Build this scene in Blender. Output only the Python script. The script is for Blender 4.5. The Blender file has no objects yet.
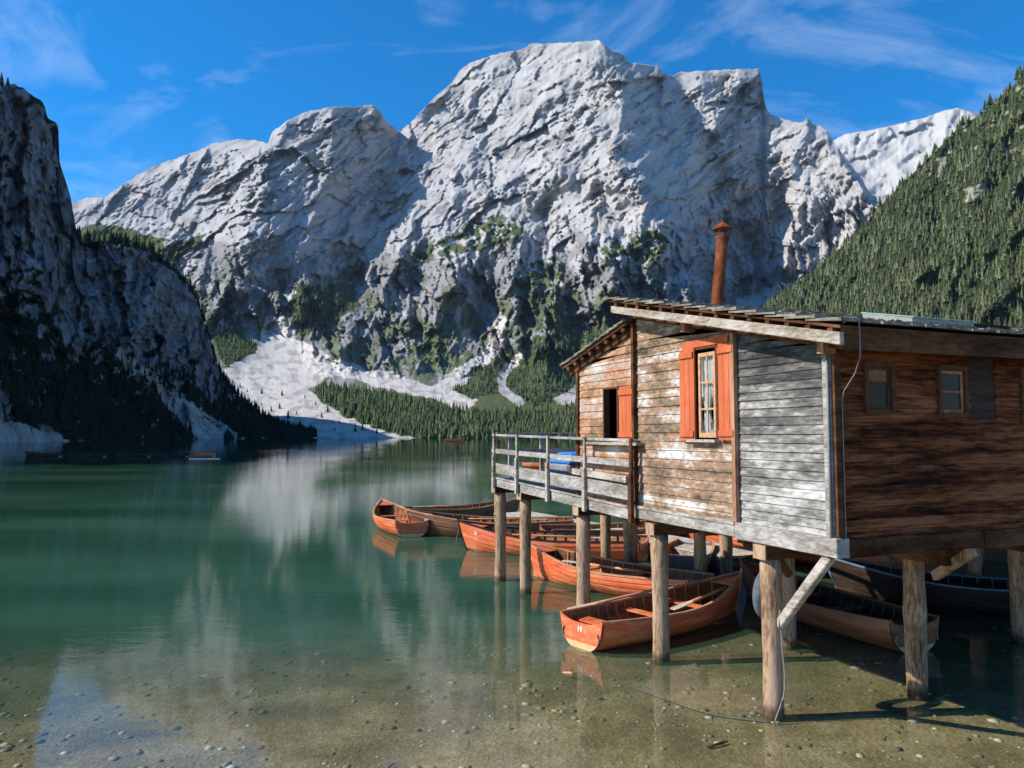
import bpy, bmesh, math, random
import numpy as np
from mathutils import Vector, Matrix
random.seed(7); np.random.seed(7)
R = math.radians
SC = bpy.context.scene
C = SC.collection

# ------------------------------------------------------------------ camera
F = 760.0; PITCH = math.atan(50/760.0); HC = 3.2
cd = bpy.data.cameras.new('camera'); cam = bpy.data.objects.new('camera', cd); C.objects.link(cam)
cam.location = (0, 0, HC); cam.rotation_euler = (math.pi/2 + PITCH, 0, 0)
cd.sensor_width = 36; cd.lens = F/1024*36; cd.clip_start = .05; cd.clip_end = 20000
SC.camera = cam

# ------------------------------------------------------------------ sky and sun
SUN_EL = R(37.5); SX, SY = -1.0, -0.10            # horizontal direction towards the sun
az = math.atan2(SX, SY)                            # from +Y clockwise
w = bpy.data.worlds.new('World'); SC.world = w; w.use_nodes = True
nt = w.node_tree; nt.nodes.clear()
def N(nt, t, **k):
    n = nt.nodes.new(t)
    for a, b in k.items(): setattr(n, a, b)
    return n
def L(nt, a, b): nt.links.new(a, b)
sky = N(nt, 'ShaderNodeTexSky', sky_type='NISHITA'); sky.sun_disc = False
sky.sun_elevation = SUN_EL; sky.sun_rotation = az; sky.altitude = 1600; sky.air_density = 1.0; sky.dust_density = 0.1; sky.ozone_density = 3.2
bg = N(nt, 'ShaderNodeBackground'); bg.inputs[1].default_value = .102
wo = N(nt, 'ShaderNodeOutputWorld')
tc = N(nt, 'ShaderNodeTexCoord')
hs = N(nt, 'ShaderNodeHueSaturation'); hs.inputs['Saturation'].default_value = 1.42; hs.inputs['Value'].default_value = 1.5
mp = N(nt, 'ShaderNodeMapping'); mp.inputs['Location'].default_value = (2.3, .7, 1.4); mp.inputs['Rotation'].default_value = (.3, .5, .55); mp.inputs['Scale'].default_value = (1.3, 4.2, 4.5)
cn = N(nt, 'ShaderNodeTexNoise'); cn.inputs['Scale'].default_value = 1.7; cn.inputs['Detail'].default_value = 9; cn.inputs['Roughness'].default_value = .62; cn.inputs['Distortion'].default_value = .9
cr = N(nt, 'ShaderNodeMapRange'); cr.inputs[1].default_value = .50; cr.inputs[2].default_value = .90; cr.inputs[4].default_value = .45
cmx = N(nt, 'ShaderNodeMix', data_type='RGBA'); cmx.inputs[7].default_value = (7.5, 8.6, 9.8, 1)
L(nt, tc.outputs['Generated'], mp.inputs[0]); L(nt, mp.outputs[0], cn.inputs['Vector']); L(nt, cn.outputs[0], cr.inputs[0])
L(nt, sky.outputs[0], hs.inputs['Color']); L(nt, cr.outputs[0], cmx.inputs[0]); L(nt, hs.outputs[0], cmx.inputs[6])
L(nt, cmx.outputs[2], bg.inputs[0]); L(nt, bg.outputs[0], wo.inputs[0])

sl = bpy.data.lights.new('sun', 'SUN'); sun = bpy.data.objects.new('sun', sl); C.objects.link(sun)
sl.energy = 5.0; sl.angle = R(.53); sl.color = (1.0, .93, .83)
h = math.hypot(SX, SY)
sdir = Vector((SX/h*math.cos(SUN_EL), SY/h*math.cos(SUN_EL), math.sin(SUN_EL)))
sun.rotation_euler = sdir.to_track_quat('Z', 'Y').to_euler(); sun.location = (-30, -5, 40)
SC.view_settings.view_transform = 'Standard'; SC.view_settings.look = 'None'
SC.view_settings.exposure = 0.44; SC.view_settings.gamma = 1.0; SC.view_settings.use_curve_mapping = False
SC.cycles.max_bounces = 8; SC.cycles.transparent_max_bounces = 12; SC.cycles.volume_bounces = 0

# ------------------------------------------------------------------ helpers
cp, sp_ = math.cos(PITCH), math.sin(PITCH)
def ray(px, py):
    a = (np.asarray(px, float)-512)/F; b = (384-np.asarray(py, float))/F
    ry = cp - b*sp_; return a/ry, (sp_ + b*cp)/ry          # x and z per metre of y
def at(px, py, Y):
    a, b = ray(px, py); return np.stack([a*Y, np.broadcast_to(Y, np.shape(a)), HC + b*Y], -1)

def tag(o, label=None, cat=None, group=None, kind=None):
    if label: o['label'] = label
    if cat: o['category'] = cat
    if group: o['group'] = group
    if kind: o['kind'] = kind
    return o
def empty(name, loc=(0, 0, 0), rz=0):
    o = bpy.data.objects.new(name, None); C.objects.link(o); o.location = loc; o.rotation_euler = (0, 0, rz); return o
def copy_tree(o, parent=None):
    c = o.copy(); C.objects.link(c)
    if parent: c.parent = parent
    for ch in list(o.children): copy_tree(ch, c)
    return c
def np_mesh(name, V, Fc, mat, parent=None, cols=None, smooth=False):
    V = np.asarray(V, np.float32); Fc = np.asarray(Fc, np.int32)
    me = bpy.data.meshes.new(name); n, k = Fc.shape
    me.vertices.add(len(V)); me.vertices.foreach_set('co', V.ravel())
    me.loops.add(n*k); me.loops.foreach_set('vertex_index', Fc.ravel())
    me.polygons.add(n); me.polygons.foreach_set('loop_start', np.arange(n, dtype=np.int32)*k)
    me.update(calc_edges=True)
    if smooth: me.polygons.foreach_set('use_smooth', np.ones(n, bool))
    if cols is not None:
        a = me.color_attributes.new('Col', 'FLOAT_COLOR', 'POINT')
        cc = np.ones((len(V), 4), np.float32); cc[:, :3] = cols; a.data.foreach_set('color', cc.ravel())
    me.materials.append(mat)
    o = bpy.data.objects.new(name, me); C.objects.link(o)
    if parent: o.parent = parent
    return o

class MB:
    def __init__(s): s.v = []; s.f = []
    def quadbox(s, P):                                   # eight corners, bottom four then top four
        n = len(s.v); s.v += [tuple(p) for p in P]
        s.f += [(n, n+3, n+2, n+1), (n+4, n+5, n+6, n+7), (n, n+1, n+5, n+4), (n+1, n+2, n+6, n+5), (n+2, n+3, n+7, n+6), (n+3, n, n+4, n+7)]
        return s
    def box(s, x0, x1, y0, y1, z0, z1):
        return s.quadbox([(x0, y0, z0), (x1, y0, z0), (x1, y1, z0), (x0, y1, z0), (x0, y0, z1), (x1, y0, z1), (x1, y1, z1), (x0, y1, z1)])
    def bar(s, a, b, w_, h_, up=(0, 0, 1)):
        a = Vector(a); b = Vector(b); d = (b-a).normalized(); up = Vector(up)
        if abs(d.dot(up)) > .98: up = Vector((1, 0, 0))
        r = d.cross(up).normalized()*w_/2; u = r.cross(d).normalized()*h_/2
        return s.quadbox([a-r-u, a+r-u, b+r-u, b-r-u, a-r+u, a+r+u, b+r+u, b-r+u])
    def tube(s, pts, rad, seg=8, cap=True, jit=0):
        pts = [Vector(p) for p in pts]; n = len(pts); base = len(s.v)
        if not hasattr(rad, '__len__'): rad = [rad]*n
        for i, p in enumerate(pts):
            d = (pts[min(i+1, n-1)]-pts[max(i-1, 0)]).normalized()
            u = Vector((0, 0, 1)) if abs(d.z) < .9 else Vector((1, 0, 0))
            a = d.cross(u).normalized(); b = d.cross(a)
            for k in range(seg):
                t = 2*math.pi*k/seg; rr = rad[i]*(1+(random.uniform(-jit, jit) if jit else 0))
                s.v.append(tuple(p+(a*math.cos(t)+b*math.sin(t))*rr))
        for i in range(n-1):
            for k in range(seg):
                k2 = (k+1) % seg; s.f.append((base+i*seg+k, base+i*seg+k2, base+(i+1)*seg+k2, base+(i+1)*seg+k))
        if cap: s.f.append(tuple(base+k for k in range(seg))); s.f.append(tuple(base+(n-1)*seg+k for k in reversed(range(seg))))
        return s
    def build(s, name, mat, parent=None, smooth=False, bevel=0):
        me = bpy.data.meshes.new(name); me.from_pydata(s.v, [], s.f); me.materials.append(mat)
        bm = bmesh.new(); bm.from_mesh(me)
        bmesh.ops.recalc_face_normals(bm, faces=bm.faces)
        if bevel: bmesh.ops.bevel(bm, geom=list(bm.edges), offset=bevel, segments=1, affect='EDGES')
        bm.to_mesh(me); bm.free()
        if smooth: me.polygons.foreach_set('use_smooth', [True]*len(me.polygons))
        o = bpy.data.objects.new(name, me); C.objects.link(o)
        if parent: o.parent = parent
        return o

# numpy noise
def _h(ix, iy, iz, seed):
    n = (ix.astype(np.int64)*374761393 + iy.astype(np.int64)*668265263 + iz.astype(np.int64)*2147483647*3 + seed*1013904223) & 0xffffffff
    n = ((n ^ (n >> 13))*1274126177) & 0xffffffff; n = (n ^ (n >> 16)) & 0xffffffff
    n = (n*2246822519) & 0xffffffff; n = n ^ (n >> 15)
    return (n & 0xffffff)/float(0xffffff)*2-1
def vn(x, y, z=None, seed=0):
    x = np.asarray(x, float); y = np.asarray(y, float); z = np.zeros_like(x) if z is None else np.asarray(z, float)
    xi, yi, zi = np.floor(x), np.floor(y), np.floor(z); fx, fy, fz = x-xi, y-yi, z-zi
    fx, fy, fz = [t*t*t*(t*(t*6-15)+10) for t in (fx, fy, fz)]
    r = 0
    for dx in (0, 1):
        for dy in (0, 1):
            for dz in ((0, 1) if np.any(fz) else (0,)):
                wgt = (fx if dx else 1-fx)*(fy if dy else 1-fy)*(fz if dz else 1-fz)
                r = r + wgt*_h(xi+dx, yi+dy, zi+dz, seed)
    return r
def gn(x, y, seed=0):
    x = np.asarray(x, float); y = np.asarray(y, float); xi, yi = np.floor(x), np.floor(y); fx, fy = x-xi, y-yi
    u, v = [t*t*t*(t*(t*6-15)+10) for t in (fx, fy)]; z = np.zeros_like(xi)
    def g(dx, dy):
        a = _h(xi+dx, yi+dy, z, seed)*math.pi; return np.cos(a)*(fx-dx)+np.sin(a)*(fy-dy)
    return 1.55*((g(0, 0)*(1-u)+g(1, 0)*u)*(1-v)+(g(0, 1)*(1-u)+g(1, 1)*u)*v)
def rmf(x, y, oct=6, seed=0, gain=.55, lac=2.07, sharp=1.0):
    """sharp-crested ridged noise, about -1..1"""
    r = 0; a = 1; t = 0; w_ = 1
    for o in range(oct):
        n = 1-np.abs(gn(x*lac**o+13.7*o, y*lac**o-7.9*o, seed+o))*1.9; n = np.clip(n, -.6, 1)
        r = r+a*n*w_; w_ = np.clip(.35+.65*n, 0.15, 1)**sharp; t += a; a *= gain
    return r/t*1.6-.35
def facet(x, y, seed=0, tilt=1.0, step=.5):
    """fractured blocks: every cell is a plane with its own tilt and offset"""
    x = np.asarray(x, float); y = np.asarray(y, float); xi, yi = np.floor(x), np.floor(y); z = np.zeros_like(xi)
    best = np.full(x.shape, 9.); out = np.zeros(x.shape)
    for dx in (-1, 0, 1):
        for dy in (-1, 0, 1):
            cx, cy = xi+dx, yi+dy; px = cx+.5+.48*_h(cx, cy, z, seed); py = cy+.5+.48*_h(cx, cy, z, seed+1)
            d = (x-px)**2+(y-py)**2; m = d < best
            v = tilt*((x-px)*_h(cx, cy, z, seed+2)+(y-py)*_h(cx, cy, z, seed+3))+step*_h(cx, cy, z, seed+4)
            out = np.where(m, v, out); best = np.where(m, d, best)
    return out
def fbm(x, y, oct=5, seed=0, gain=.5, ridged=False):
    r = 0; a = 1; t = 0
    for o in range(oct):
        n = gn(x*2**o+17.3*o, y*2**o-9.1*o, seed+o)
        if ridged: n = 1-2*np.abs(n)*1.3
        r = r + a*n; t += a; a *= gain
    return r/t
def pip(px, py, poly):
    r = np.zeros(px.shape, bool); n = len(poly)
    for i in range(n):
        (x1, y1), (x2, y2) = poly[i], poly[(i+1) % n]
        if y1 == y2: continue
        c = ((y1 > py) != (y2 > py)) & (px < (x2-x1)*(py-y1)/(y2-y1)+x1); r ^= c
    return r
def seg_d(px, py, pts):
    """signed distance to a polyline (positive on its right-hand image side)"""
    best = np.full(px.shape, 1e9); sg = np.zeros(px.shape)
    for (x1, y1), (x2, y2) in zip(pts[:-1], pts[1:]):
        dx, dy = x2-x1, y2-y1; t = np.clip(((px-x1)*dx+(py-y1)*dy)/(dx*dx+dy*dy), 0, 1)
        ex, ey = px-(x1+t*dx), py-(y1+t*dy); d = np.hypot(ex, ey); m = d < best
        best = np.where(m, d, best); sg = np.where(m, np.sign(dx*ey-dy*ex)*-1, sg)
    return best, sg
def rbf(P, x, y):
    P = np.array(P, float); X = P[:, :2]; D = np.hypot(X[:, None, 0]-X[None, :, 0], X[:, None, 1]-X[None, :, 1])
    n = len(P); A = np.zeros((n+3, n+3)); A[:n, :n] = D + np.eye(n)*.5*0; A[:n, n] = 1; A[:n, n+1:] = X/500; A[n, :n] = 1; A[n+1:, :n] = (X/500).T
    wv = np.linalg.solve(A, np.r_[P[:, 2], 0, 0, 0])
    out = wv[n]+wv[n+1]*x/500+wv[n+2]*y/500
    for i in range(n): out = out+wv[i]*np.hypot(x-X[i, 0], y-X[i, 1])
    return out
def sm(a, b, x): t = np.clip((x-a)/(b-a), 0, 1); return t*t*(3-2*t)

# ------------------------------------------------------------------ materials
def mat(name, rough=.9):
    m = bpy.data.materials.new(name); m.use_nodes = True; b = m.node_tree.nodes['Principled BSDF']; b.inputs['Roughness'].default_value = rough
    b.inputs['Specular IOR Level'].default_value = .25
    return m, m.node_tree, b
def attr_mat(name, scale=(1, 1, 1), nscale=.2, amt=.35, bump=0, bdist=1):
    m, nt, b = mat(name, 1); b.inputs['Specular IOR Level'].default_value = 0
    at_ = N(nt, 'ShaderNodeAttribute', attribute_name='Col'); tc = N(nt, 'ShaderNodeTexCoord')
    mp = N(nt, 'ShaderNodeMapping'); mp.inputs['Scale'].default_value = scale
    no = N(nt, 'ShaderNodeTexNoise'); no.inputs['Scale'].default_value = nscale; no.inputs['Detail'].default_value = 8; no.inputs['Roughness'].default_value = .7
    mr = N(nt, 'ShaderNodeMapRange'); mr.inputs[1].default_value = .3; mr.inputs[2].default_value = .7; mr.inputs[3].default_value = 1-amt; mr.inputs[4].default_value = 1+amt
    mx = N(nt, 'ShaderNodeVectorMath', operation='SCALE')
    L(nt, tc.outputs['Object'], mp.inputs[0]); L(nt, mp.outputs[0], no.inputs['Vector']); L(nt, no.outputs[0], mr.inputs[0])
    L(nt, at_.outputs['Color'], mx.inputs[0]); L(nt, mr.outputs[0], mx.inputs['Scale']); L(nt, mx.outputs[0], b.inputs['Base Color'])
    if bump:
        bp = N(nt, 'ShaderNodeBump'); bp.inputs['Strength'].default_value = bump; bp.inputs['Distance'].default_value = bdist
        L(nt, no.outputs[0], bp.inputs['Height']); L(nt, bp.outputs[0], b.inputs['Normal'])
    return m
def ramp(nt, stops):
    r = N(nt, 'ShaderNodeValToRGB'); e = r.color_ramp.elements
    while len(e) < len(stops): e.new(.5)
    for el, (p, c) in zip(e, stops): el.position = p; el.color = (*c, 1)
    return r
def wood(name, stops, scale=(1, 1, 1), ns=3, rough=.8, grain=.5, bump=.4, patch=1.0, board=None, spec=.2, wet=False, zg=None):
    """patchy weathered wood: large blotches choose the colour, fine stretched grain breaks it up, board=(axis, height) shifts each board"""
    m, nt, b = mat(name, rough); b.inputs['Specular IOR Level'].default_value = spec if rough < .6 else .04
    tc = N(nt, 'ShaderNodeTexCoord'); mp = N(nt, 'ShaderNodeMapping'); mp.inputs['Scale'].default_value = scale
    L(nt, tc.outputs['Object'], mp.inputs[0])
    n1 = N(nt, 'ShaderNodeTexNoise'); n1.inputs['Scale'].default_value = ns; n1.inputs['Detail'].default_value = 7; n1.inputs['Roughness'].default_value = .65
    n2 = N(nt, 'ShaderNodeTexNoise'); n2.inputs['Scale'].default_value = ns*7; n2.inputs['Detail'].default_value = 6; n2.inputs['Roughness'].default_value = .7
    L(nt, mp.outputs[0], n1.inputs['Vector']); L(nt, mp.outputs[0], n2.inputs['Vector'])
    fac = N(nt, 'ShaderNodeMath', operation='MULTIPLY_ADD'); fac.inputs[1].default_value = patch; fac.inputs[2].default_value = -.5*patch+.25
    L(nt, n1.outputs[0], fac.inputs[0])
    f2 = N(nt, 'ShaderNodeMath', operation='MULTIPLY_ADD'); f2.inputs[1].default_value = grain; L(nt, n2.outputs[0], f2.inputs[0]); L(nt, fac.outputs[0], f2.inputs[2])
    last = f2
    if board:
        sx = N(nt, 'ShaderNodeSeparateXYZ'); L(nt, tc.outputs['Object'], sx.inputs[0])
        d = N(nt, 'ShaderNodeMath', operation='DIVIDE'); d.inputs[1].default_value = board; L(nt, sx.outputs[2], d.inputs[0])
        fl = N(nt, 'ShaderNodeMath', operation='FLOOR'); L(nt, d.outputs[0], fl.inputs[0])
        wn = N(nt, 'ShaderNodeTexWhiteNoise', noise_dimensions='1D'); L(nt, fl.outputs[0], wn.inputs['W'])
        f3 = N(nt, 'ShaderNodeMath', operation='MULTIPLY_ADD'); f3.inputs[1].default_value = .22; L(nt, wn.outputs[0], f3.inputs[0])
        f4 = N(nt, 'ShaderNodeMath', operation='ADD'); f4.inputs[1].default_value = -.11; L(nt, last.outputs[0], f4.inputs[0]); L(nt, f4.outputs[0], f3.inputs[2]); last = f3
    if zg or wet:
        sz = N(nt, 'ShaderNodeSeparateXYZ'); L(nt, tc.outputs['Object'], sz.inputs[0])
    if zg:
        g1 = N(nt, 'ShaderNodeMath', operation='SUBTRACT'); g1.inputs[1].default_value = zg[1]; L(nt, sz.outputs[2], g1.inputs[0])
        g2 = N(nt, 'ShaderNodeMath', operation='MULTIPLY_ADD'); g2.inputs[1].default_value = zg[0]; L(nt, g1.outputs[0], g2.inputs[0]); L(nt, last.outputs[0], g2.inputs[2]); last = g2
    rp = ramp(nt, stops); L(nt, last.outputs[0], rp.inputs[0]); colo = rp.outputs[0]
    if wet:                                     # soaked band above the waterline
        w1 = N(nt, 'ShaderNodeMath', operation='MULTIPLY_ADD'); w1.inputs[1].default_value = .18; L(nt, n1.outputs[0], w1.inputs[0]); w1.inputs[2].default_value = -.03
        w2 = N(nt, 'ShaderNodeMath', operation='SUBTRACT'); L(nt, sz.outputs[2], w2.inputs[0]); L(nt, w1.outputs[0], w2.inputs[1])
        w3 = N(nt, 'ShaderNodeMapRange'); w3.inputs[1].default_value = 0; w3.inputs[2].default_value = .08; w3.inputs[3].default_value = .35; w3.inputs[4].default_value = 1; L(nt, w2.outputs[0], w3.inputs[0])
        w4 = N(nt, 'ShaderNodeVectorMath', operation='SCALE'); L(nt, colo, w4.inputs[0]); L(nt, w3.outputs[0], w4.inputs['Scale']); colo = w4.outputs[0]
    L(nt, colo, b.inputs['Base Color'])
    bp = N(nt, 'ShaderNodeBump'); bp.inputs['Strength'].default_value = bump; bp.inputs['Distance'].default_value = .01
    L(nt, n2.outputs[0], bp.inputs['Height']); L(nt, bp.outputs[0], b.inputs['Normal'])
    return m
def plain(name, col, rough=.6, metal=0, var=.15, ns=8, spec=.3):
    m, nt, b = mat(name, rough); b.inputs['Metallic'].default_value = metal; b.inputs['Specular IOR Level'].default_value = spec if rough < .6 else min(spec, .06)
    tc = N(nt, 'ShaderNodeTexCoord'); no = N(nt, 'ShaderNodeTexNoise'); no.inputs['Scale'].default_value = ns; no.inputs['Detail'].default_value = 6
    L(nt, tc.outputs['Object'], no.inputs['Vector'])
    rp = ramp(nt, [(.3, tuple(c*(1-var) for c in col)), (.7, tuple(min(1, c*(1+var)) for c in col))])
    L(nt, no.outputs[0], rp.inputs[0]); L(nt, rp.outputs[0], b.inputs['Base Color'])
    return m

M = {}
DK = (.035, .022, .014)
M['clap_lit'] = wood('peeling paint on clapboard', [(.33, (.05, .034, .022)), (.48, (.15, .11, .075)), (.58, (.22, .16, .11)), (.64, (.33, .17, .095)), (.69, (.30, .25, .20)), (.78, (.44, .41, .37)), (.92, (.60, .58, .57))], scale=(1, .62, 1.35), ns=2.1, grain=.8, patch=1.15, board=.115, rough=.85)
M['clap_orange'] = wood('orange stained clapboard', [(.30, (.06, .045, .03)), (.44, (.15, .115, .08)), (.54, (.26, .15, .085)), (.62, (.42, .20, .105)), (.72, (.34, .28, .23)), (.88, (.52, .48, .44))], scale=(1, .6, 1.35), ns=2.1, grain=.8, patch=1.1, board=.115, rough=.85)
M['clap_grey'] = wood('grey bleached clapboard', [(.28, (.04, .04, .042)), (.44, (.10, .098, .092)), (.56, (.19, .18, .165)), (.68, (.36, .35, .33)), (.88, (.56, .55, .54))], scale=(1, .45, 1.8), ns=1.8, grain=.75, zg=(-.14, 2.55), patch=1.0, board=.1, rough=.85)
M['clap_dark'] = wood('brown stained clapboard', [(.34, (.008, .004, .003)), (.50, (.032, .011, .006)), (.62, (.085, .027, .012)), (.74, (.17, .056, .023)), (.88, (.28, .11, .05))], scale=(.28, 1, 2.6), ns=1.9, grain=.95, patch=1.2, board=.115, rough=.8)  # brown stain, darkened further to deepen the shade on the front wall
M['beam'] = wood('weathered beam', [(.30, (.07, .055, .04)), (.46, (.17, .14, .105)), (.58, (.28, .24, .19)), (.76, (.46, .42, .37))], scale=(.7, .5, 1.8), ns=2.6, grain=.75, rough=.85)
M['beam_white'] = wood('bleached beam', [(.30, (.10, .085, .07)), (.50, (.17, .15, .13)), (.66, (.28, .26, .235)), (.88, (.50, .48, .46))], scale=(.7, .5, 1.8), ns=2.6, grain=.8, rough=.85)
M['beam_dark'] = wood('dark brown beam', [(.30, (.022, .009, .005)), (.5, (.085, .038, .019)), (.75, (.19, .095, .05))], scale=(.4, .8, 1.5), ns=2.5, grain=.5)
M['post_red'] = wood('red brown trim', [(.3, (.10, .055, .035)), (.5, (.26, .13, .075)), (.7, (.42, .24, .15))], scale=(1, 1, .3), ns=3, grain=.6)
M['orange'] = wood('orange painted wood', [(.25, (.36, .085, .035)), (.5, (.48, .125, .055)), (.75, (.60, .21, .11))], scale=(1, 1, .25), ns=4, grain=.4, bump=.25, rough=.6)
M['piling'] = wood('piling wood', [(.38, (.02, .012, .007)), (.50, (.085, .048, .026)), (.64, (.20, .118, .066)), (.86, (.42, .29, .19))], scale=(1, 1, .2), ns=5, grain=1.05, bump=1.0, wet=True)
M['shake'] = wood('split roof shake', [(.30, (.05, .042, .032)), (.47, (.13, .115, .09)), (.63, (.24, .215, .175)), (.82, (.40, .37, .32))], scale=(1.2, .5, 1.2), ns=4, grain=.6)
M['boat'] = wood('varnished orange boat planking', [(.28, (.22, .034, .012)), (.47, (.52, .085, .025)), (.64, (.63, .13, .04)), (.86, (.70, .30, .14))], scale=(.3, 1, 2.2), ns=3, grain=.75, bump=.15, rough=.42, spec=.4)
M['boat_brown'] = wood('brown boat planking', [(.25, (.085, .028, .012)), (.45, (.20, .07, .03)), (.6, (.28, .11, .048)), (.78, (.38, .18, .09))], scale=(.3, 1, 2.2), ns=3, grain=.5, bump=.15, rough=.45, spec=.4)
M['boat_dark'] = wood('darkened boat planking', [(.25, (.02, .014, .012)), (.5, (.05, .032, .025)), (.78, (.10, .065, .05))], scale=(.3, 1, 2.2), ns=3, grain=.5, bump=.15, rough=.6)  # near-black so boats in shade look dark; also covers the front panel
M['boat_in'] = wood('boat inner planking', [(.28, (.10, .045, .022)), (.5, (.26, .115, .05)), (.72, (.46, .22, .10))], scale=(.3, 1, 2), ns=3, grain=.5, rough=.6)
M['boat_rail'] = wood('pale boat rail', [(.28, (.25, .12, .06)), (.5, (.50, .24, .12)), (.72, (.68, .42, .26))], scale=(.3, 1, 1), ns=4, grain=.5, rough=.5)
M['boat_band'] = plain('pale waterline band', (.62, .40, .20), .6, var=.2)
M['rail_black'] = plain('black rubber', (.02, .02, .022), .7)
M['white'] = plain('white paint', (.78, .76, .72), .7, var=.06)
M['curtain'] = plain('white curtain', (.82, .82, .84), .9, var=.05, ns=4)
M['frame_pale'] = plain('pale window wood', (.46, .27, .15), .7, var=.25, ns=20)
M['frame_brown'] = plain('brown window wood', (.10, .045, .025), .7, var=.35, ns=20)
M['dark'] = plain('dark room', (.006, .005, .004), 1, spec=0)
M['rust'] = wood('rusted pipe', [(.3, (.05, .016, .009)), (.5, (.14, .040, .018)), (.65, (.22, .066, .028)), (.82, (.34, .13, .06))], scale=(1, 1, .5), ns=9, grain=.6, rough=.75)
M['metal'] = plain('galvanised metal', (.20, .20, .20), .6, .0)
M['rope'] = plain('grey rope', (.22, .20, .17), .95, var=.3, ns=60)
M['blue'] = plain('blue tarp', (.03, .20, .62), .55, var=.15)
M['greybox'] = plain('grey tarpaulin', (.22, .23, .25), .8, var=.3, ns=5)
M['moss'] = plain('roof moss', (.10, .11, .045), 1, var=.6, ns=6)
M['glass'] = plain('window glass', (.022, .020, .017), .2, spec=.08)
M['panel'] = plain('grey roof panel', (.27, .27, .26), .5, var=.1)
M['green_edge'] = plain('green metal edge', (.25, .42, .34), .4)
M['jetty'] = wood('pale jetty planks', [(.28, (.26, .22, .17)), (.5, (.48, .42, .34)), (.72, (.64, .58, .49))], scale=(1, 1, 1), ns=3, grain=.5)
M['skiff_blue'] = plain('blue grey boat paint', (.13, .17, .25), .5, var=.35, ns=6)
M['trunk'] = plain('conifer bark', (.10, .07, .05), 1)
M['rubber'] = plain('tyre rubber', (.10, .115, .14), .8, var=.3, ns=10)

# ------------------------------------------------------------------ terrain builder: a sheet through surveyed points, every vertex at its own distance
ROCK = np.array([.385, .378, .378]); SCREE = np.array([.50, .47, .435]); GREEN = np.array([.078, .098, .046]); DKROCK = np.array([.24, .23, .22])
rock_m = attr_mat('limestone', scale=(1, 1, 1.6), nscale=.5, amt=.22, bump=.6, bdist=1.3)
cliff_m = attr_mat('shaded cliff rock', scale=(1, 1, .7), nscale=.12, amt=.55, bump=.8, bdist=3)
hill_m = attr_mat('forest floor', nscale=.15, amt=.4, bump=.5, bdist=2)

def relief(name, pxs, topf, Df, colf, material, rows, ybase=441.0, back=((60, -25), (200, -140), (420, -420)), gamma=1.0, label=None, jag=0):
    pxs = np.asarray(pxs, float); tops = np.interp(pxs, [p[0] for p in topf], [p[1] for p in topf])
    if jag: tops = tops + jag*fbm(pxs/9., pxs*0, 4, 91)
    t = np.linspace(0, 1, rows)**gamma
    yb = ybase(pxs) if callable(ybase) else np.full(len(pxs), ybase)
    PX = np.repeat(pxs[None], rows, 0); PY = tops[None]+(yb-tops)[None]*t[:, None]
    D = Df(PX, PY, t[:, None]+0*PX)
    P = at(PX, PY, D)
    cols = colf(PX, PY, P)
    tp = P[0]
    bk = []
    for dd, dz in reversed(back):
        q = tp.copy(); q[:, 1] += dd; q[:, 0] *= (q[:, 1])/(q[:, 1]-dd); q[:, 2] = np.maximum(q[:, 2]+dz+vn(q[:, 0]/30, q[:, 1]/30)*5, -20); bk.append(q)
    A = np.concatenate([np.array(bk), P], 0); Cc = np.concatenate([np.repeat(cols[:1], len(bk), 0), cols], 0)
    r, c = A.shape[:2]; i = np.arange(r*c).reshape(r, c)
    Fc = np.stack([i[:-1, :-1], i[1:, :-1], i[1:, 1:], i[:-1, 1:]], -1).reshape(-1, 4)
    o = np_mesh(name, A.reshape(-1, 3), Fc, material, cols=Cc.reshape(-1, 3)); tag(o, kind='structure')
    return P, cols, tops

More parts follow.
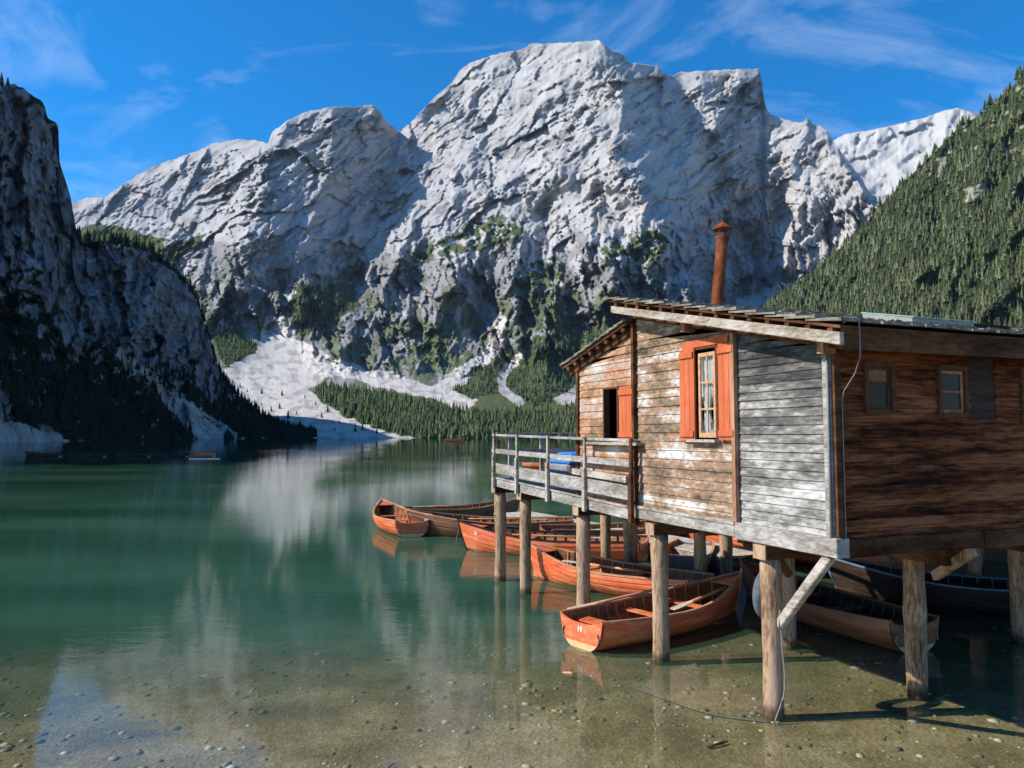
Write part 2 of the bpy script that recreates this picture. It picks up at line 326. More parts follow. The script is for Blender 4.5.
# ---- the great limestone mountain
SKY_MAIN = [(-40, 215), (40, 212), (70, 205), (85, 198), (105, 197), (130, 180), (150, 168), (170, 160), (195, 152), (215, 143), (240, 139), (255, 140), (268, 143), (272, 133), (285, 122), (305, 112), (330, 107), (350, 107), (372, 105), (380, 110), (385, 120), (393, 126), (399, 132), (404, 128), (415, 118), (430, 102), (445, 88), (453, 82), (460, 70), (470, 63), (500, 53), (520, 50), (530, 44), (548, 43), (575, 42), (598, 40), (603, 43), (610, 50), (618, 51), (630, 63), (644, 64), (658, 66), (664, 73), (673, 76), (682, 72), (700, 71), (742, 69), (759, 69), (762, 82), (763, 92), (766, 107), (770, 114), (787, 120), (800, 123), (804, 121), (807, 117), (813, 124), (821, 126), (827, 130), (831, 138), (838, 148), (850, 163), (862, 180), (872, 195), (900, 200), (1040, 230)]
CP = [(-40, 441, 600), (60, 441, 600), (300, 441, 600), (500, 441, 600), (700, 441, 600), (1040, 441, 600),
      (100, 425, 650), (300, 425, 660), (500, 425, 650), (750, 425, 660), (300, 405, 740), (450, 405, 730), (600, 405, 730), (900, 400, 720),
      (240, 385, 830), (330, 385, 820), (480, 385, 800), (600, 380, 860), (800, 370, 900), (1000, 350, 900),
      (230, 360, 900), (290, 355, 950), (400, 360, 900), (500, 350, 960), (270, 330, 1060), (285, 300, 1150),
      (399, 131, 1740), (432, 150, 1640), (378, 190, 1560), (362, 250, 1360), (356, 290, 1190), (-40, 215, 1500), (70, 205, 1500), (170, 160, 1560), (250, 139, 1540), (285, 122, 1500), (330, 107, 1530), (372, 106, 1610),
      (265, 170, 1360), (250, 230, 1220), (240, 290, 1070), (340, 180, 1430), (310, 240, 1275), (150, 250, 1250), (190, 300, 1120), (180, 215, 1400), (215, 345, 950), (60, 300, 1100),
      (453, 83, 1740), (520, 50, 1640), (600, 40, 1500), (625, 100, 1370), (640, 180, 1170), (655, 250, 1060), (690, 310, 960), (500, 150, 1480), (440, 200, 1420), (410, 300, 1130), (520, 250, 1230), (580, 200, 1270), (570, 300, 1070), (430, 340, 980), (610, 330, 980),
      (673, 76, 1590), (693, 125, 1475), (705, 170, 1440), (738, 205, 1520), (750, 240, 1490), (745, 295, 1370), (742, 69, 1560), (766, 108, 1540), (804, 121, 1500), (831, 138, 1470), (820, 200, 1350), (790, 240, 1380), (800, 280, 1220), (860, 230, 1230), (870, 300, 1100), (950, 300, 1080), (1040, 230, 1200), (760, 330, 1120)]
TENTS = [  # polyline, amplitude (negative = towards the viewer), half width
    ([(598, 40), (618, 78), (626, 110), (612, 150), (640, 195), (660, 250), (690, 312)], -42, 40),
    ([(560, 175), (590, 232), (602, 300), (612, 365)], -42, 32), ([(500, 195), (522, 258), (532, 325), (548, 372)], -42, 34),
    ([(440, 235), (458, 298), (452, 352)], -34, 30), ([(545, 205), (548, 260), (540, 310), (515, 362)], 34, 18),
    ([(480, 108), (492, 160), (468, 232)], 28, 22), ([(590, 150), (560, 200), (556, 240)], 24, 18),
    ([(700, 92), (722, 140), (745, 190), (765, 225)], -34, 22), ([(668, 75), (672, 110), (684, 150), (700, 190)], -30, 16), ([(828, 138), (846, 165), (862, 195)], -30, 16),
    ([(804, 121), (790, 170), (800, 215), (782, 250)], -20, 20), ([(385, 115), (378, 175), (355, 235)], -38, 22), ([(285, 122), (268, 170), (252, 230), (240, 300)], -26, 40),
    ([(330, 110), (335, 160), (318, 210), (300, 250)], -22, 20), ([(270, 250), (275, 300), (268, 330)], 36, 18), ([(620, 210), (640, 280), (640, 350)], 24, 18),
    ([(640, 195), (690, 250), (700, 300)], -30, 20), ([(452, 84), (500, 75), (530, 60)], 20, 14), ([(400, 132), (380, 190), (362, 250), (356, 300)], 50, 26), ([(470, 150), (440, 210), (410, 260)], -16, 16)]
def warp(px, py, a=6, s=28.):
    return px+a*fbm(px/s, py/s, 4, 3), py+a*fbm(px/s+50, py/s, 4, 5)
def D_main(px, py, t):
    d = rbf(CP, px, py)
    wx, wy = warp(px, py, 7)
    for pl, a, wd in TENTS:
        dist, _ = seg_d(wx, wy, pl); d = d+a*np.maximum(0, 1-dist/wd)**1.15
    up = sm(385, 340, py)*(1-(1-sm(345, 310, py))*sm(345, 285, px))                    # rock amplitude fades to nothing on the valley floor
    up = up*.97+.03
    # strata slanting up to the right on the open face, gullies running down on the spurs
    sx, sy = warp(px, py, 10, 50.)
    strata = rmf((sx*.80-sy*.60)/42., (sx*.60+sy*.80)/8., 6, 11, .6)
    ledge = rmf((sx*.8-sy*.6)/120., (sx*.6+sy*.8)/24., 6, 111, .6)
    gull = rmf((sx-.15*sy)/26., sy/60., 7, 21, .6)
    gull2 = rmf((sx+.3*sy)/75., sy/170., 7, 31, .58)
    blk = rmf(sx/15., sy/13., 6, 41, .68)
    wsp = sm(195, 275, py+.12*(px-500)); wface = 1-.7*wsp; calm = 1-.22*sm(60, 0, np.hypot((px-560)*.55, py-130)-30)*sm(250, 190, py)
    edge = sm(0, .05, t)*.85+.15
    rough = .40+.9*sm(-.35, .5, fbm(px/70., py/50., 3, 120)+.35*wsp)           # calm slabs next to broken crags
    fx, fy = warp(px, py, 5, 16.); ax, ay = fx*.80-fy*.60, fx*.60+fy*.80; vx = fx-.18*fy
    fac = (1-wsp)*(facet(ax/75., ay/38., 200)*34+facet(ax/34., ay/13., 201)*24+facet(ax/15., ay/6., 202)*12+facet(ax/7., ay/3., 203)*6)
    fac = fac+wsp*(facet(vx/52., fy/95., 210)*48+facet(vx/22., fy/40., 211)*34+facet(vx/10., fy/17., 212)*18+facet(vx/5., fy/7.5, 213)*8+facet(vx/2.8, fy/3.5, 214)*3)
    d = d-up*edge*(calm*rough*(strata*7*wface+ledge*8*wface+fac)+gull*(6+16*wsp)*rough+gull2*(26+44*wsp))
    d = d+(1-up)*fbm(px/14., py/6., 4, 51)*3*sm(441, 420, py)
    return d
VEG = [[(293, 286), (356, 284), (358, 306), (330, 325), (302, 335), (290, 315)], [(212, 318), (238, 312), (246, 340), (298, 358), (285, 370), (250, 378), (228, 370), (213, 345)],
       [(500, 392), (492, 375), (520, 346), (560, 338), (600, 345), (600, 402), (520, 405)], [(436, 392), (455, 375), (470, 366), (500, 372), (498, 395), (470, 400)], [(75, 232), (100, 222), (170, 240), (152, 256), (80, 250)], [(160, 250), (205, 232), (200, 245), (172, 262)]]
VEGP = [[(385, 268), (410, 250), (440, 240), (470, 222), (500, 215), (525, 222), (520, 245), (470, 252), (430, 262), (400, 275)], [(600, 250), (622, 236), (645, 230), (668, 236), (668, 262), (640, 270), (630, 255), (604, 262)],
        [(525, 265), (556, 255), (575, 290), (600, 345), (540, 350), (520, 320)], [(420, 320), (450, 335), (440, 370), (410, 355)], [(575, 330), (640, 320), (700, 350), (700, 400), (575, 400)], [(350, 250), (360, 262), (352, 285), (335, 280)], [(450, 355), (500, 345), (500, 365), (460, 378)]]
SCR = [[(262, 332), (298, 337), (332, 358), (400, 376), (440, 386), (478, 402), (462, 410), (425, 398), (380, 388), (335, 374), (308, 388), (322, 404), (362, 424), (412, 438), (420, 442), (300, 442), (230, 395), (222, 368), (258, 352)],
       [(425, 392), (462, 366), (488, 345), (494, 320), (502, 310), (508, 322), (505, 348), (486, 366), (452, 392)], [(528, 343), (533, 350), (508, 374), (505, 384), (525, 402), (518, 407), (498, 392), (497, 372)], [(553, 402), (578, 384), (620, 380), (620, 400), (580, 408)],
       [(210, 335), (222, 318), (240, 310), (228, 334)], [(262, 336), (266, 316), (284, 314), (296, 338)], [(735, 300), (778, 282), (800, 285), (790, 300), (740, 312)], [(286, 296), (294, 290), (300, 296), (292, 304)]]
FLOORV = [(308, 396), (322, 386), (352, 389), (400, 398), (440, 407), (480, 415), (560, 410), (620, 405), (1040, 395), (1040, 445), (420, 445), (360, 424), (318, 404)]
def C_main(px, py, P):
    wx, wy = warp(px, py, 5, 14.); n1 = fbm(px/22., py/12., 5, 61); n2 = fbm(px/5., py/4., 4, 71, .6)
    c = ROCK[None, None]*(1+.16*n1+.10*n2)[..., None]
    sx, sy = warp(px, py, 10, 50.); wsp = sm(195, 275, py+.12*(px-500))
    crk = rmf((sx*.80-sy*.60)/42., (sx*.60+sy*.80)/8., 6, 11, .6)*(1-wsp)+rmf((sx-.15*sy)/26., sy/60., 7, 21, .6)*wsp
    fx, fy = warp(px, py, 5, 16.); f1 = facet((fx*.80-fy*.60)/15., (fx*.60+fy*.80)/6., 202)*(1-wsp)+facet((fx-.18*fy)/10., fy/17., 212)*wsp; c = c*(1+.13*f1)[..., None]
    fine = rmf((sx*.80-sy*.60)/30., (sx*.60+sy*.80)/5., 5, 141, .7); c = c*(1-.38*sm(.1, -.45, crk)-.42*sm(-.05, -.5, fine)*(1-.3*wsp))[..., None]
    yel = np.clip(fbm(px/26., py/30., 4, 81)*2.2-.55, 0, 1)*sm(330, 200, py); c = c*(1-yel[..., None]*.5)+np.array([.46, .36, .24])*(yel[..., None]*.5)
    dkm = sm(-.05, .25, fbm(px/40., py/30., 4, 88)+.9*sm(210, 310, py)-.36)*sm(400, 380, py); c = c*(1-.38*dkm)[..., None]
    def put(mask, col, v=.25, k=1):
        nonlocal c
        m = (mask*k)[..., None]; c = c*(1-m)+col*(1+v*n2)[..., None]*m
    put(((py > 392)*1.0), np.array([.10, .115, .055]))
    lowv = (fbm(px/17., py/26., 5, 95) > .20-.30*sm(260, 370, py))*(py > 250)*(py < 395)*sm(240, 300, py); put(lowv*1.0, GREEN*1.25, .4, .8)
    for p in VEG: put(pip(wx, wy, p)*1.0, GREEN, .4)
    for p in VEGP: put((pip(wx, wy, p) & (fbm(px/9., py/7., 4, 97) > -.12))*1.0, GREEN*1.1, .4)
    put(pip(wx, wy, FLOORV)*1.0, GREEN, .3)
    for p in SCR: put(pip(wx, wy, p)*1.0, SCREE*np.where(fbm(px/12., py/5., 4, 131) > .12, .72, 1.)[..., None], .16)
    return c
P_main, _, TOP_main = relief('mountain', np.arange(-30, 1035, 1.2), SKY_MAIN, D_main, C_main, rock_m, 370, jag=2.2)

# ---- far white ridge
SKY_RIDGE = [(780, 150), (831, 142), (845, 134), (865, 131), (890, 126), (927, 117), (945, 110), (958, 108), (968, 111), (978, 114), (1000, 126), (1060, 150)]
def D_ridge(px, py, t): return 2350-t*500-(px-830)*1.2-20*facet((px*.8-py*.6)/40., (px*.6+py*.8)/16., 401)-8*facet((px*.8-py*.6)/18., (px*.6+py*.8)/6., 402)-25*rmf(px/50., py/60., 5, 5)
def C_ridge(px, py, P): return np.array([.42, .415, .41])*(1+.12*fbm(px/8., py/6., 4, 6))[..., None]
relief('white_ridge', np.arange(790, 1058, 1.5), SKY_RIDGE, D_ridge, C_ridge, rock_m, 90, ybase=265, jag=1.2)

# ---- shaded cliff on the left
SKY_CL = [(-1700, -1600), (-1300, -1150), (-1000, -820), (-700, -420), (-420, -110), (-200, 20), (-100, 60), (-40, 78), (0, 86), (10, 84), (22, 87), (30, 93), (38, 99), (45, 106), (47, 116), (56, 123), (59, 130), (58, 150), (60, 165), (66, 181), (71, 198), (75, 225), (80, 243), (100, 241), (120, 242), (140, 246), (156, 252), (166, 262), (183, 276), (192, 290), (199, 303), (205, 325), (211, 342), (215, 358), (223, 378), (237, 394), (250, 405), (273, 424), (300, 433), (318, 438)]  # off-frame heights raised so the cliff's shadow reaches the far boats
FOOT = ([-1700, -1300, -1000, -700, -400, -160, 0, 100, 200, 300, 320], [50, 65, 85, 120, 170, 215, 275, 370, 490, 605, 620]); CTOP = ([-1700, -1300, -1000, -700, -400, -160, 0, 45, 58, 70, 80, 156, 183, 199, 223, 250, 300, 320], [72, 88, 115, 165, 235, 290, 350, 385, 410, 430, 455, 525, 600, 650, 690, 700, 650, 640])
def D_cl(px, py, t):
    f = np.interp(px, *FOOT); tp = np.interp(px, *CTOP)
    u = 1-t; prof = np.where(u < .3, u/.3*.42, .42+(u-.3)/.7*.58)
    d = f+(tp-f)*prof
    s = np.clip((tp-f)/90, .2, 1)*sm(0, .12, u)*(sm(0, .03, t)*.85+.15)
    wx, wy = warp(px, py, 10, 40.)
    fx, fy = warp(px, py, 5, 16.); fac = facet(fx/26., fy/48., 301)*17+facet(fx/11., fy/20., 302)*9+facet(fx/5., fy/8., 303)*4
    return d-s*(fac+rmf(wx/38., wy/90., 6, 15)*12+rmf(px/16., py/24., 5, 25)*3)
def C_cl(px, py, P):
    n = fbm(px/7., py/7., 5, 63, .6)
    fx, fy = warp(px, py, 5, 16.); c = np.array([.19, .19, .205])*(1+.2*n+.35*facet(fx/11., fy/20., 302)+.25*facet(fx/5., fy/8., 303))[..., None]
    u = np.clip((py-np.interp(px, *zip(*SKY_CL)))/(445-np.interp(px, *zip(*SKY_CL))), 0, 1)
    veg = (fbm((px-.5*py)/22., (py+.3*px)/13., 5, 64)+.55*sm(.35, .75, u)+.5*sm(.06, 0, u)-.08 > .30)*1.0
    c = c*(1-veg[..., None])+np.array([.018, .026, .014])*veg[..., None]  # plants as dark as the trees below, shade put into their colour
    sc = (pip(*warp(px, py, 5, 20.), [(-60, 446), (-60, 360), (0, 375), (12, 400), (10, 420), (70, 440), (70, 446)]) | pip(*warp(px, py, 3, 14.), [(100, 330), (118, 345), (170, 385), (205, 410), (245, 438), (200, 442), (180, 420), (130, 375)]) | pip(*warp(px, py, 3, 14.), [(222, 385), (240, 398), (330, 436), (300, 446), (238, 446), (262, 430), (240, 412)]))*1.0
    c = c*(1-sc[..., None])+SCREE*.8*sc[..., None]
    return c
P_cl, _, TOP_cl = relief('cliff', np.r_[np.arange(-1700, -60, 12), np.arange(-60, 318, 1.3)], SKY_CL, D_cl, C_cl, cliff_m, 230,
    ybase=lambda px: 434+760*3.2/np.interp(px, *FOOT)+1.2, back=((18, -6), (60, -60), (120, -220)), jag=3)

# ---- forested hill on the right
SKY_H = [(560, 441), (620, 415), (700, 362), (760, 315), (771, 303), (791, 288), (812, 272), (838, 250), (865, 224), (893, 193), (910, 176), (927, 160), (940, 147), (958, 128), (978, 116), (999, 97), (1012, 88), (1024, 70), (1100, -5), (1250, -120), (1500, -260)]
def D_h(px, py, t):
    f = np.interp(px, [560, 700, 1024, 1300, 1500], [600, 520, 380, 290, 240]); tp = np.interp(px, [560, 771, 1024, 1300, 1500], [615, 760, 640, 560, 500])
    u = 1-t
    return f+(tp-f)*(.25*u+.75*u**1.3)-sm(0, .1, u)*(rmf(px/60.+py/120., py/110., 4, 17)*20+rmf(px/22., py/34., 4, 18)*7)
ROCKP = [[(965, 188), (985, 182), (988, 190), (975, 200), (964, 202)], [(938, 160), (948, 156), (946, 172), (938, 182)], [(1000, 145), (1015, 150), (1010, 160)]]
def rockmask(px, py):
    wx, wy = warp(px, py, 6, 12.); m = np.zeros(np.shape(px), bool)
    for p in ROCKP: m |= pip(wx, wy, p)
    return m | ((fbm(px/15., py/12., 4, 33)+.25*sm(240, 150, py) > .62))
def C_h(px, py, P):
    m = rockmask(px, py)[..., None]*1.0; n = fbm(px/6., py/6., 4, 13)[..., None]
    return np.array([.032, .045, .018])*(1+.4*n)*(1-m)+np.array([.27, .25, .21])*(1+.35*n)*m
P_h, _, TOP_h = relief('hill', np.arange(565, 1500, 2.5), SKY_H, D_h, C_h, hill_m, 150, ybase=lambda px: 434+760*3.2/np.interp(px, [560, 700, 1024, 1300, 1500], [600, 520, 380, 290, 240])+1.5, back=((40, -15), (120, -90), (260, -320)))

# ---- lake bed, lake, ground behind
HX_, HY_ = 3.37, 7.93
def bed_h(x, y):
    d = y-.18*x
    z = -.035-.004*np.clip(d-4, 0, 8)-.10*np.clip(d-12, 0, 6)-.28*np.clip(d-18, 0, 12)
    lv = (x-HX_)*math.cos(.389)+(y-HY_)*math.sin(.389); z = np.where(y < 30, z+sm(8., 12.5, lv-3+.5*fbm(x/2., y/2., 3, 70))*(1.5-z), z)
    return np.maximum(z, -4)+.012*fbm(x/1.3, y/1.3, 4, 77)
def graded(a, b, n, p=2.2):
    t = np.linspace(-1, 1, n); return (a+b)/2+(b-a)/2*np.sign(t)*np.abs(t)**p
xs = graded(-900, 900, 261, 3.2); ys = np.r_[np.linspace(-30, 2, 12), np.linspace(2.5, 22, 150), 22+np.linspace(.02, 1, 60)**2.5*1500]
X, Y = np.meshgrid(xs, ys); i = np.arange(X.size).reshape(X.shape)
Fc = np.stack([i[:-1, :-1], i[:-1, 1:], i[1:, 1:], i[1:, :-1]], -1).reshape(-1, 4)
gm, nt, b = mat('lake bed sand and gravel', 1)
tc = N(nt, 'ShaderNodeTexCoord'); n1 = N(nt, 'ShaderNodeTexNoise'); n1.inputs['Scale'].default_value = .9; n1.inputs['Detail'].default_value = 8; n1.inputs['Roughness'].default_value = .7
vo = N(nt, 'ShaderNodeTexVoronoi'); vo.inputs['Scale'].default_value = 22; vo.inputs['Randomness'].default_value = 1
L(nt, tc.outputs['Object'], n1.inputs['Vector']); L(nt, tc.outputs['Object'], vo.inputs['Vector'])
rp = ramp(nt, [(.32, (.14, .10, .058)), (.5, (.26, .185, .10)), (.68, (.40, .30, .18))]); L(nt, n1.outputs[0], rp.inputs[0])
mr = N(nt, 'ShaderNodeMapRange'); mr.inputs[3].default_value = .72; mr.inputs[4].default_value = 1.25; L(nt, vo.outputs['Color'], mr.inputs[0])
vm = N(nt, 'ShaderNodeVectorMath', operation='SCALE'); L(nt, rp.outputs[0], vm.inputs[0]); L(nt, mr.outputs[0], vm.inputs['Scale']); L(nt, vm.outputs[0], b.inputs['Base Color'])
bp = N(nt, 'ShaderNodeBump'); bp.inputs['Strength'].default_value = .5; bp.inputs['Distance'].default_value = .02; L(nt, vo.outputs['Distance'], bp.inputs['Height']); L(nt, bp.outputs[0], b.inputs['Normal'])
tag(np_mesh('lake_bed', np.stack([X, Y, bed_h(X, Y)], -1).reshape(-1, 3), Fc, gm, smooth=True), kind='structure')

wm = bpy.data.materials.new('lake water'); wm.use_nodes = True; nt = wm.node_tree; nt.nodes.clear()
out = N(nt, 'ShaderNodeOutputMaterial'); geo = N(nt, 'ShaderNodeNewGeometry'); tc = N(nt, 'ShaderNodeTexCoord')
m1 = N(nt, 'ShaderNodeMapping'); m1.inputs['Scale'].default_value = (.8, 1.5, 1); m1.inputs['Rotation'].default_value = (0, 0, .12)
r1 = N(nt, 'ShaderNodeTexNoise'); r1.inputs['Scale'].default_value = 2.6; r1.inputs['Detail'].default_value = 5; r1.inputs['Roughness'].default_value = .6
r2 = N(nt, 'ShaderNodeTexNoise'); r2.inputs['Scale'].default_value = .045; r2.inputs['Detail'].default_value = 3       # calm and ruffled patches
L(nt, tc.outputs['Object'], m1.inputs[0]); L(nt, m1.outputs[0], r1.inputs['Vector']); L(nt, tc.outputs['Object'], r2.inputs['Vector'])
amp = N(nt, 'ShaderNodeMapRange'); amp.inputs[1].default_value = .35; amp.inputs[2].default_value = .65; amp.inputs[3].default_value = .25; amp.inputs[4].default_value = 1.0
L(nt, r2.outputs[0], amp.inputs[0])
sx = N(nt, 'ShaderNodeSeparateXYZ'); L(nt, geo.outputs['Position'], sx.inputs[0])
hm = N(nt, 'ShaderNodeMath', operation='MULTIPLY'); L(nt, r1.outputs[0], hm.inputs[0]); L(nt, amp.outputs[0], hm.inputs[1])
bp = N(nt, 'ShaderNodeBump'); bp.inputs['Strength'].default_value = 1.0; bp.inputs['Distance'].default_value = .0055; L(nt, hm.outputs[0], bp.inputs['Height'])
fr = N(nt, 'ShaderNodeFresnel')
io = N(nt, 'ShaderNodeMapRange'); io.inputs[3].default_value = 1.5; io.inputs[4].default_value = 1/1.5; L(nt, geo.outputs['Backfacing'], io.inputs[0]); L(nt, io.outputs[0], fr.inputs['IOR'])
if 1:
    L(nt, bp.outputs[0], fr.inputs['Normal'])
gl = N(nt, 'ShaderNodeBsdfGlossy'); gl.inputs['Roughness'].default_value = .012; L(nt, bp.outputs[0], gl.inputs['Normal'])
tr = N(nt, 'ShaderNodeBsdfTransparent'); tr.inputs['Color'].default_value = (.88, .94, .86, 1)
df = N(nt, 'ShaderNodeBsdfDiffuse')
n3 = N(nt, 'ShaderNodeTexNoise'); n3.inputs['Scale'].default_value = .09; n3.inputs['Detail'].default_value = 5
m3 = N(nt, 'ShaderNodeMapping'); m3.inputs['Scale'].default_value = (.5, 1.6, 1); L(nt, tc.outputs['Object'], m3.inputs[0]); L(nt, m3.outputs[0], n3.inputs['Vector'])
rp = ramp(nt, [(.35, (.018, .066, .038)), (.5, (.032, .098, .056)), (.66, (.060, .140, .082))]); L(nt, n3.outputs[0], rp.inputs[0]); L(nt, rp.outputs[0], df.inputs['Color'])
# the lake bottom drops away: silt in the water column hides it with distance from the shore
dd = N(nt, 'ShaderNodeMath', operation='MULTIPLY_ADD'); dd.inputs[1].default_value = -.33; L(nt, sx.outputs[0], dd.inputs[0]); L(nt, sx.outputs[1], dd.inputs[2])
nn = N(nt, 'ShaderNodeMath', operation='MULTIPLY_ADD'); nn.inputs[1].default_value = 8; L(nt, n3.outputs[0], nn.inputs[0]); L(nt, dd.outputs[0], nn.inputs[2])
mk = N(nt, 'ShaderNodeMapRange', interpolation_type='SMOOTHSTEP'); mk.inputs[1].default_value = 11.0; mk.inputs[2].default_value = 22; mk.inputs[3].default_value = .06; mk.inputs[4].default_value = .97; L(nt, nn.outputs[0], mk.inputs[0])
mb = N(nt, 'ShaderNodeMixShader'); L(nt, mk.outputs[0], mb.inputs[0]); L(nt, tr.outputs[0], mb.inputs[1]); L(nt, df.outputs[0], mb.inputs[2])
mf = N(nt, 'ShaderNodeMixShader'); L(nt, fr.outputs[0], mf.inputs[0]); L(nt, mb.outputs[0], mf.inputs[1]); L(nt, gl.outputs[0], mf.inputs[2]); L(nt, mf.outputs[0], out.inputs[0])
V = [(-900, -30, 0), (900, -30, 0), (900, 1400, 0), (-900, 1400, 0)]
tag(np_mesh('water', V, [(0, 1, 2, 3)], wm), kind='structure')

# gravel on the bed
def stones(n, x0, x1, y0, y1, smin, smax, name, label):
    ico = bmesh.new(); bmesh.ops.create_icosphere(ico, subdivisions=1, radius=1); bv = np.array([v.co[:] for v in ico.verts]); bf = np.array([[v.index for v in f.verts] for f in ico.faces]); ico.free()
    y = y0+(y1-y0)*np.random.rand(n)**1.6; x = (x0+(x1-x0)*np.random.rand(n))*(y/y1*.8+.25)
    keep = fbm(x/1.5, y/1.5, 4, 7)+np.random.rand(n)*.5 > .12; x, y = x[keep], y[keep]; n = len(x)
    s = smin+(smax-smin)*np.random.rand(n)**7
    a = np.random.rand(n)*6.28; sc = np.stack([s*(.8+.7*np.random.rand(n)), s, s*(.3+.3*np.random.rand(n))], -1)
    v = bv[None]*(1+.25*(np.random.rand(n, len(bv), 1)-.5))*sc[:, None]
    vx = v[..., 0]*np.cos(a)[:, None]-v[..., 1]*np.sin(a)[:, None]; vy = v[..., 0]*np.sin(a)[:, None]+v[..., 1]*np.cos(a)[:, None]
    V = np.stack([vx+x[:, None], vy+y[:, None], v[..., 2]+(bed_h(x, y))[:, None]], -1)
    Fc = bf[None]+(np.arange(n)*len(bv))[:, None, None]
    g = (.17+.42*np.random.rand(n)**2)[:, None, None]*np.array([1.1, .92, .70])
    tag(np_mesh(name, V.reshape(-1, 3), Fc.reshape(-1, 3), attr_mat('pebble', nscale=30, amt=.3), cols=np.broadcast_to(g, (n, len(bv), 3)).reshape(-1, 3)), label, 'gravel', kind='stuff')
stones(11000, -9, 9, 5.2, 14, .007, .062, 'gravel', 'small pale stones lying scattered on the shallow lake bed')

hz = bpy.data.materials.new('haze'); hz.use_nodes = True; nt = hz.node_tree; nt.nodes.clear()
pvn = N(nt, 'ShaderNodeVolumePrincipled'); pvn.inputs['Color'].default_value = (.50, .68, 1, 1); pvn.inputs['Density'].default_value = .00003; pvn.inputs['Anisotropy'].default_value = .1
ho = N(nt, 'ShaderNodeOutputMaterial'); L(nt, pvn.outputs[0], ho.inputs['Volume'])
tag(MB().box(-2300, 2600, -60, 2950, -30, 1120).build('haze', hz), 'faint blue haze in the mountain air', 'haze', kind='stuff')
# ------------------------------------------------------------------ conifers
def conifer_template(tiers, pts, seed, droop=.35):
    rs = np.random.RandomState(seed); V = []; Fc = []
    for k in range(tiers):
        f = k/tiers; z1 = 1-(f)*.93; zb = max(.04, z1-1.55/tiers); r = .02+.23*(f+.10)**.85
        n = len(V); V.append((0, 0, min(1, z1+.35/tiers)))
        for j in range(pts*2):
            a = math.pi*j/pts+k*.9+rs.uniform(-.2, .2); rr = r*(rs.uniform(.8, 1.2) if j % 2 == 0 else rs.uniform(.4, .62)); V.append((rr*math.cos(a), rr*math.sin(a), zb+(0 if j % 2 == 0 else .35/tiers)+rs.uniform(-.2, .2)/tiers))
        for j in range(pts*2): Fc.append((n, n+1+j, n+1+(j+1) % (pts*2)))
    return np.array(V), np.array(Fc)
tree_m = attr_mat('conifer needles', nscale=1.2, amt=.45)
def forest(name, pts, heights, cols, label, tiers=4, np_=4, wide=1.0):
    n = len(pts); tv, tf = conifer_template(tiers, np_, 3)
    a = np.random.rand(n)*6.28; hgt = heights[:, None]; ww = hgt*(wide*(.75+.6*np.random.rand(n)))[:, None]
    x = tv[None, :, 0]*ww; y = tv[None, :, 1]*ww; z = tv[None, :, 2]*hgt
    V = np.stack([x*np.cos(a)[:, None]-y*np.sin(a)[:, None]+pts[:, 0:1], x*np.sin(a)[:, None]+y*np.cos(a)[:, None]+pts[:, 1:2], z+pts[:, 2:3]-hgt*.06], -1)
    Fc = tf[None]+(np.arange(n)*len(tv))[:, None, None]
    o = np_mesh(name, V.reshape(-1, 3), Fc.reshape(-1, 3), tree_m, cols=np.repeat(cols[:, None], len(tv), 1).reshape(-1, 3))
    return tag(o, label, 'forest', kind='stuff')
def sample(P, n, pxs, tops, yb, cond, back=0):
    """random points on a relief sheet"""
    r, c = P.shape[:2]; ii = np.random.rand(n)*(r-1.01); jj = np.random.rand(n)*(c-1.01)
    i0, j0 = ii.astype(int), jj.astype(int); fi, fj = (ii-i0)[:, None], (jj-j0)[:, None]
    q = P[i0, j0]*(1-fi)*(1-fj)+P[i0+1, j0]*fi*(1-fj)+P[i0, j0+1]*(1-fi)*fj+P[i0+1, j0+1]*fi*fj
    b = (q[:, 2]-HC)/q[:, 1]; kx = q[:, 0]/q[:, 1]
    tt = (b*cp-sp_)/(cp+b*sp_); px = 512+F*kx*(cp-tt*sp_); py = 384-F*tt
    m = cond(px, py); return q[m], px[m], py[m]
def tcol(n, base, var=.35):
    return np.array(base)[None]*(1+var*(np.random.rand(n, 1)*2-1))*(1+.12*(np.random.rand(n, 3)-.5))
def inany(px, py, polys, a=5):
    wx, wy = warp(px, py, a, 14.); m = np.zeros(px.shape, bool)
    for p in polys: m |= pip(wx, wy, p)
    return m
q, px, py = sample(P_h, 24000, 0, 0, 0, lambda px, py: (px < 1130) & (py > 30) & (py < 430) & ((~rockmask(px, py)) | (np.random.rand(len(px)) < .10)))
forest('conifer_forest', q, (4.6+6.2*np.random.rand(len(q))**1.6)*(q[:, 1]/560)**.3, tcol(len(q), (.088, .104, .052), .55)*(1+.45*fbm(px/30., py/22., 3, 9))[:, None], 'dense green conifer forest covering the steep hill behind the boathouse')
q, px, py = sample(P_main, 90000, 0, 0, 0, lambda px, py: pip(px, py, FLOORV) & (px < 760) & (py < 439) & ~inany(px, py, SCR[:4]))
q = q[:7500]
forest('conifer_forest', q, 5.5+7*np.random.rand(len(q)), tcol(len(q), (.085, .110, .050), .4), 'dark conifer wood on the flat valley floor along the far shore')
q, px, py = sample(P_main, 60000, 0, 0, 0, lambda px, py: inany(px, py, VEG[:4]+[VEGP[4]]) & ~inany(px, py, SCR[:4]))
q = q[:4200]
forest('conifer_forest', q, 5+5*np.random.rand(len(q)), tcol(len(q), (.080, .105, .048), .4), 'green mountain pine thickets between the scree chutes at the mountain foot')
q, px, py = sample(P_cl, 9000, 0, 0, 0, lambda px, py: (px > -60) & ((py > 345+.25*px+16*np.random.randn(len(px))) | (py < np.interp(px, *zip(*SKY_CL))+5) & (px > 76)) & ~pip(px, py, [(-60, 450), (-60, 380), (5, 390), (12, 415), (75, 441), (75, 450)]) & ~pip(px, py, [(150, 380), (180, 400), (245, 436), (200, 442), (170, 420)]))
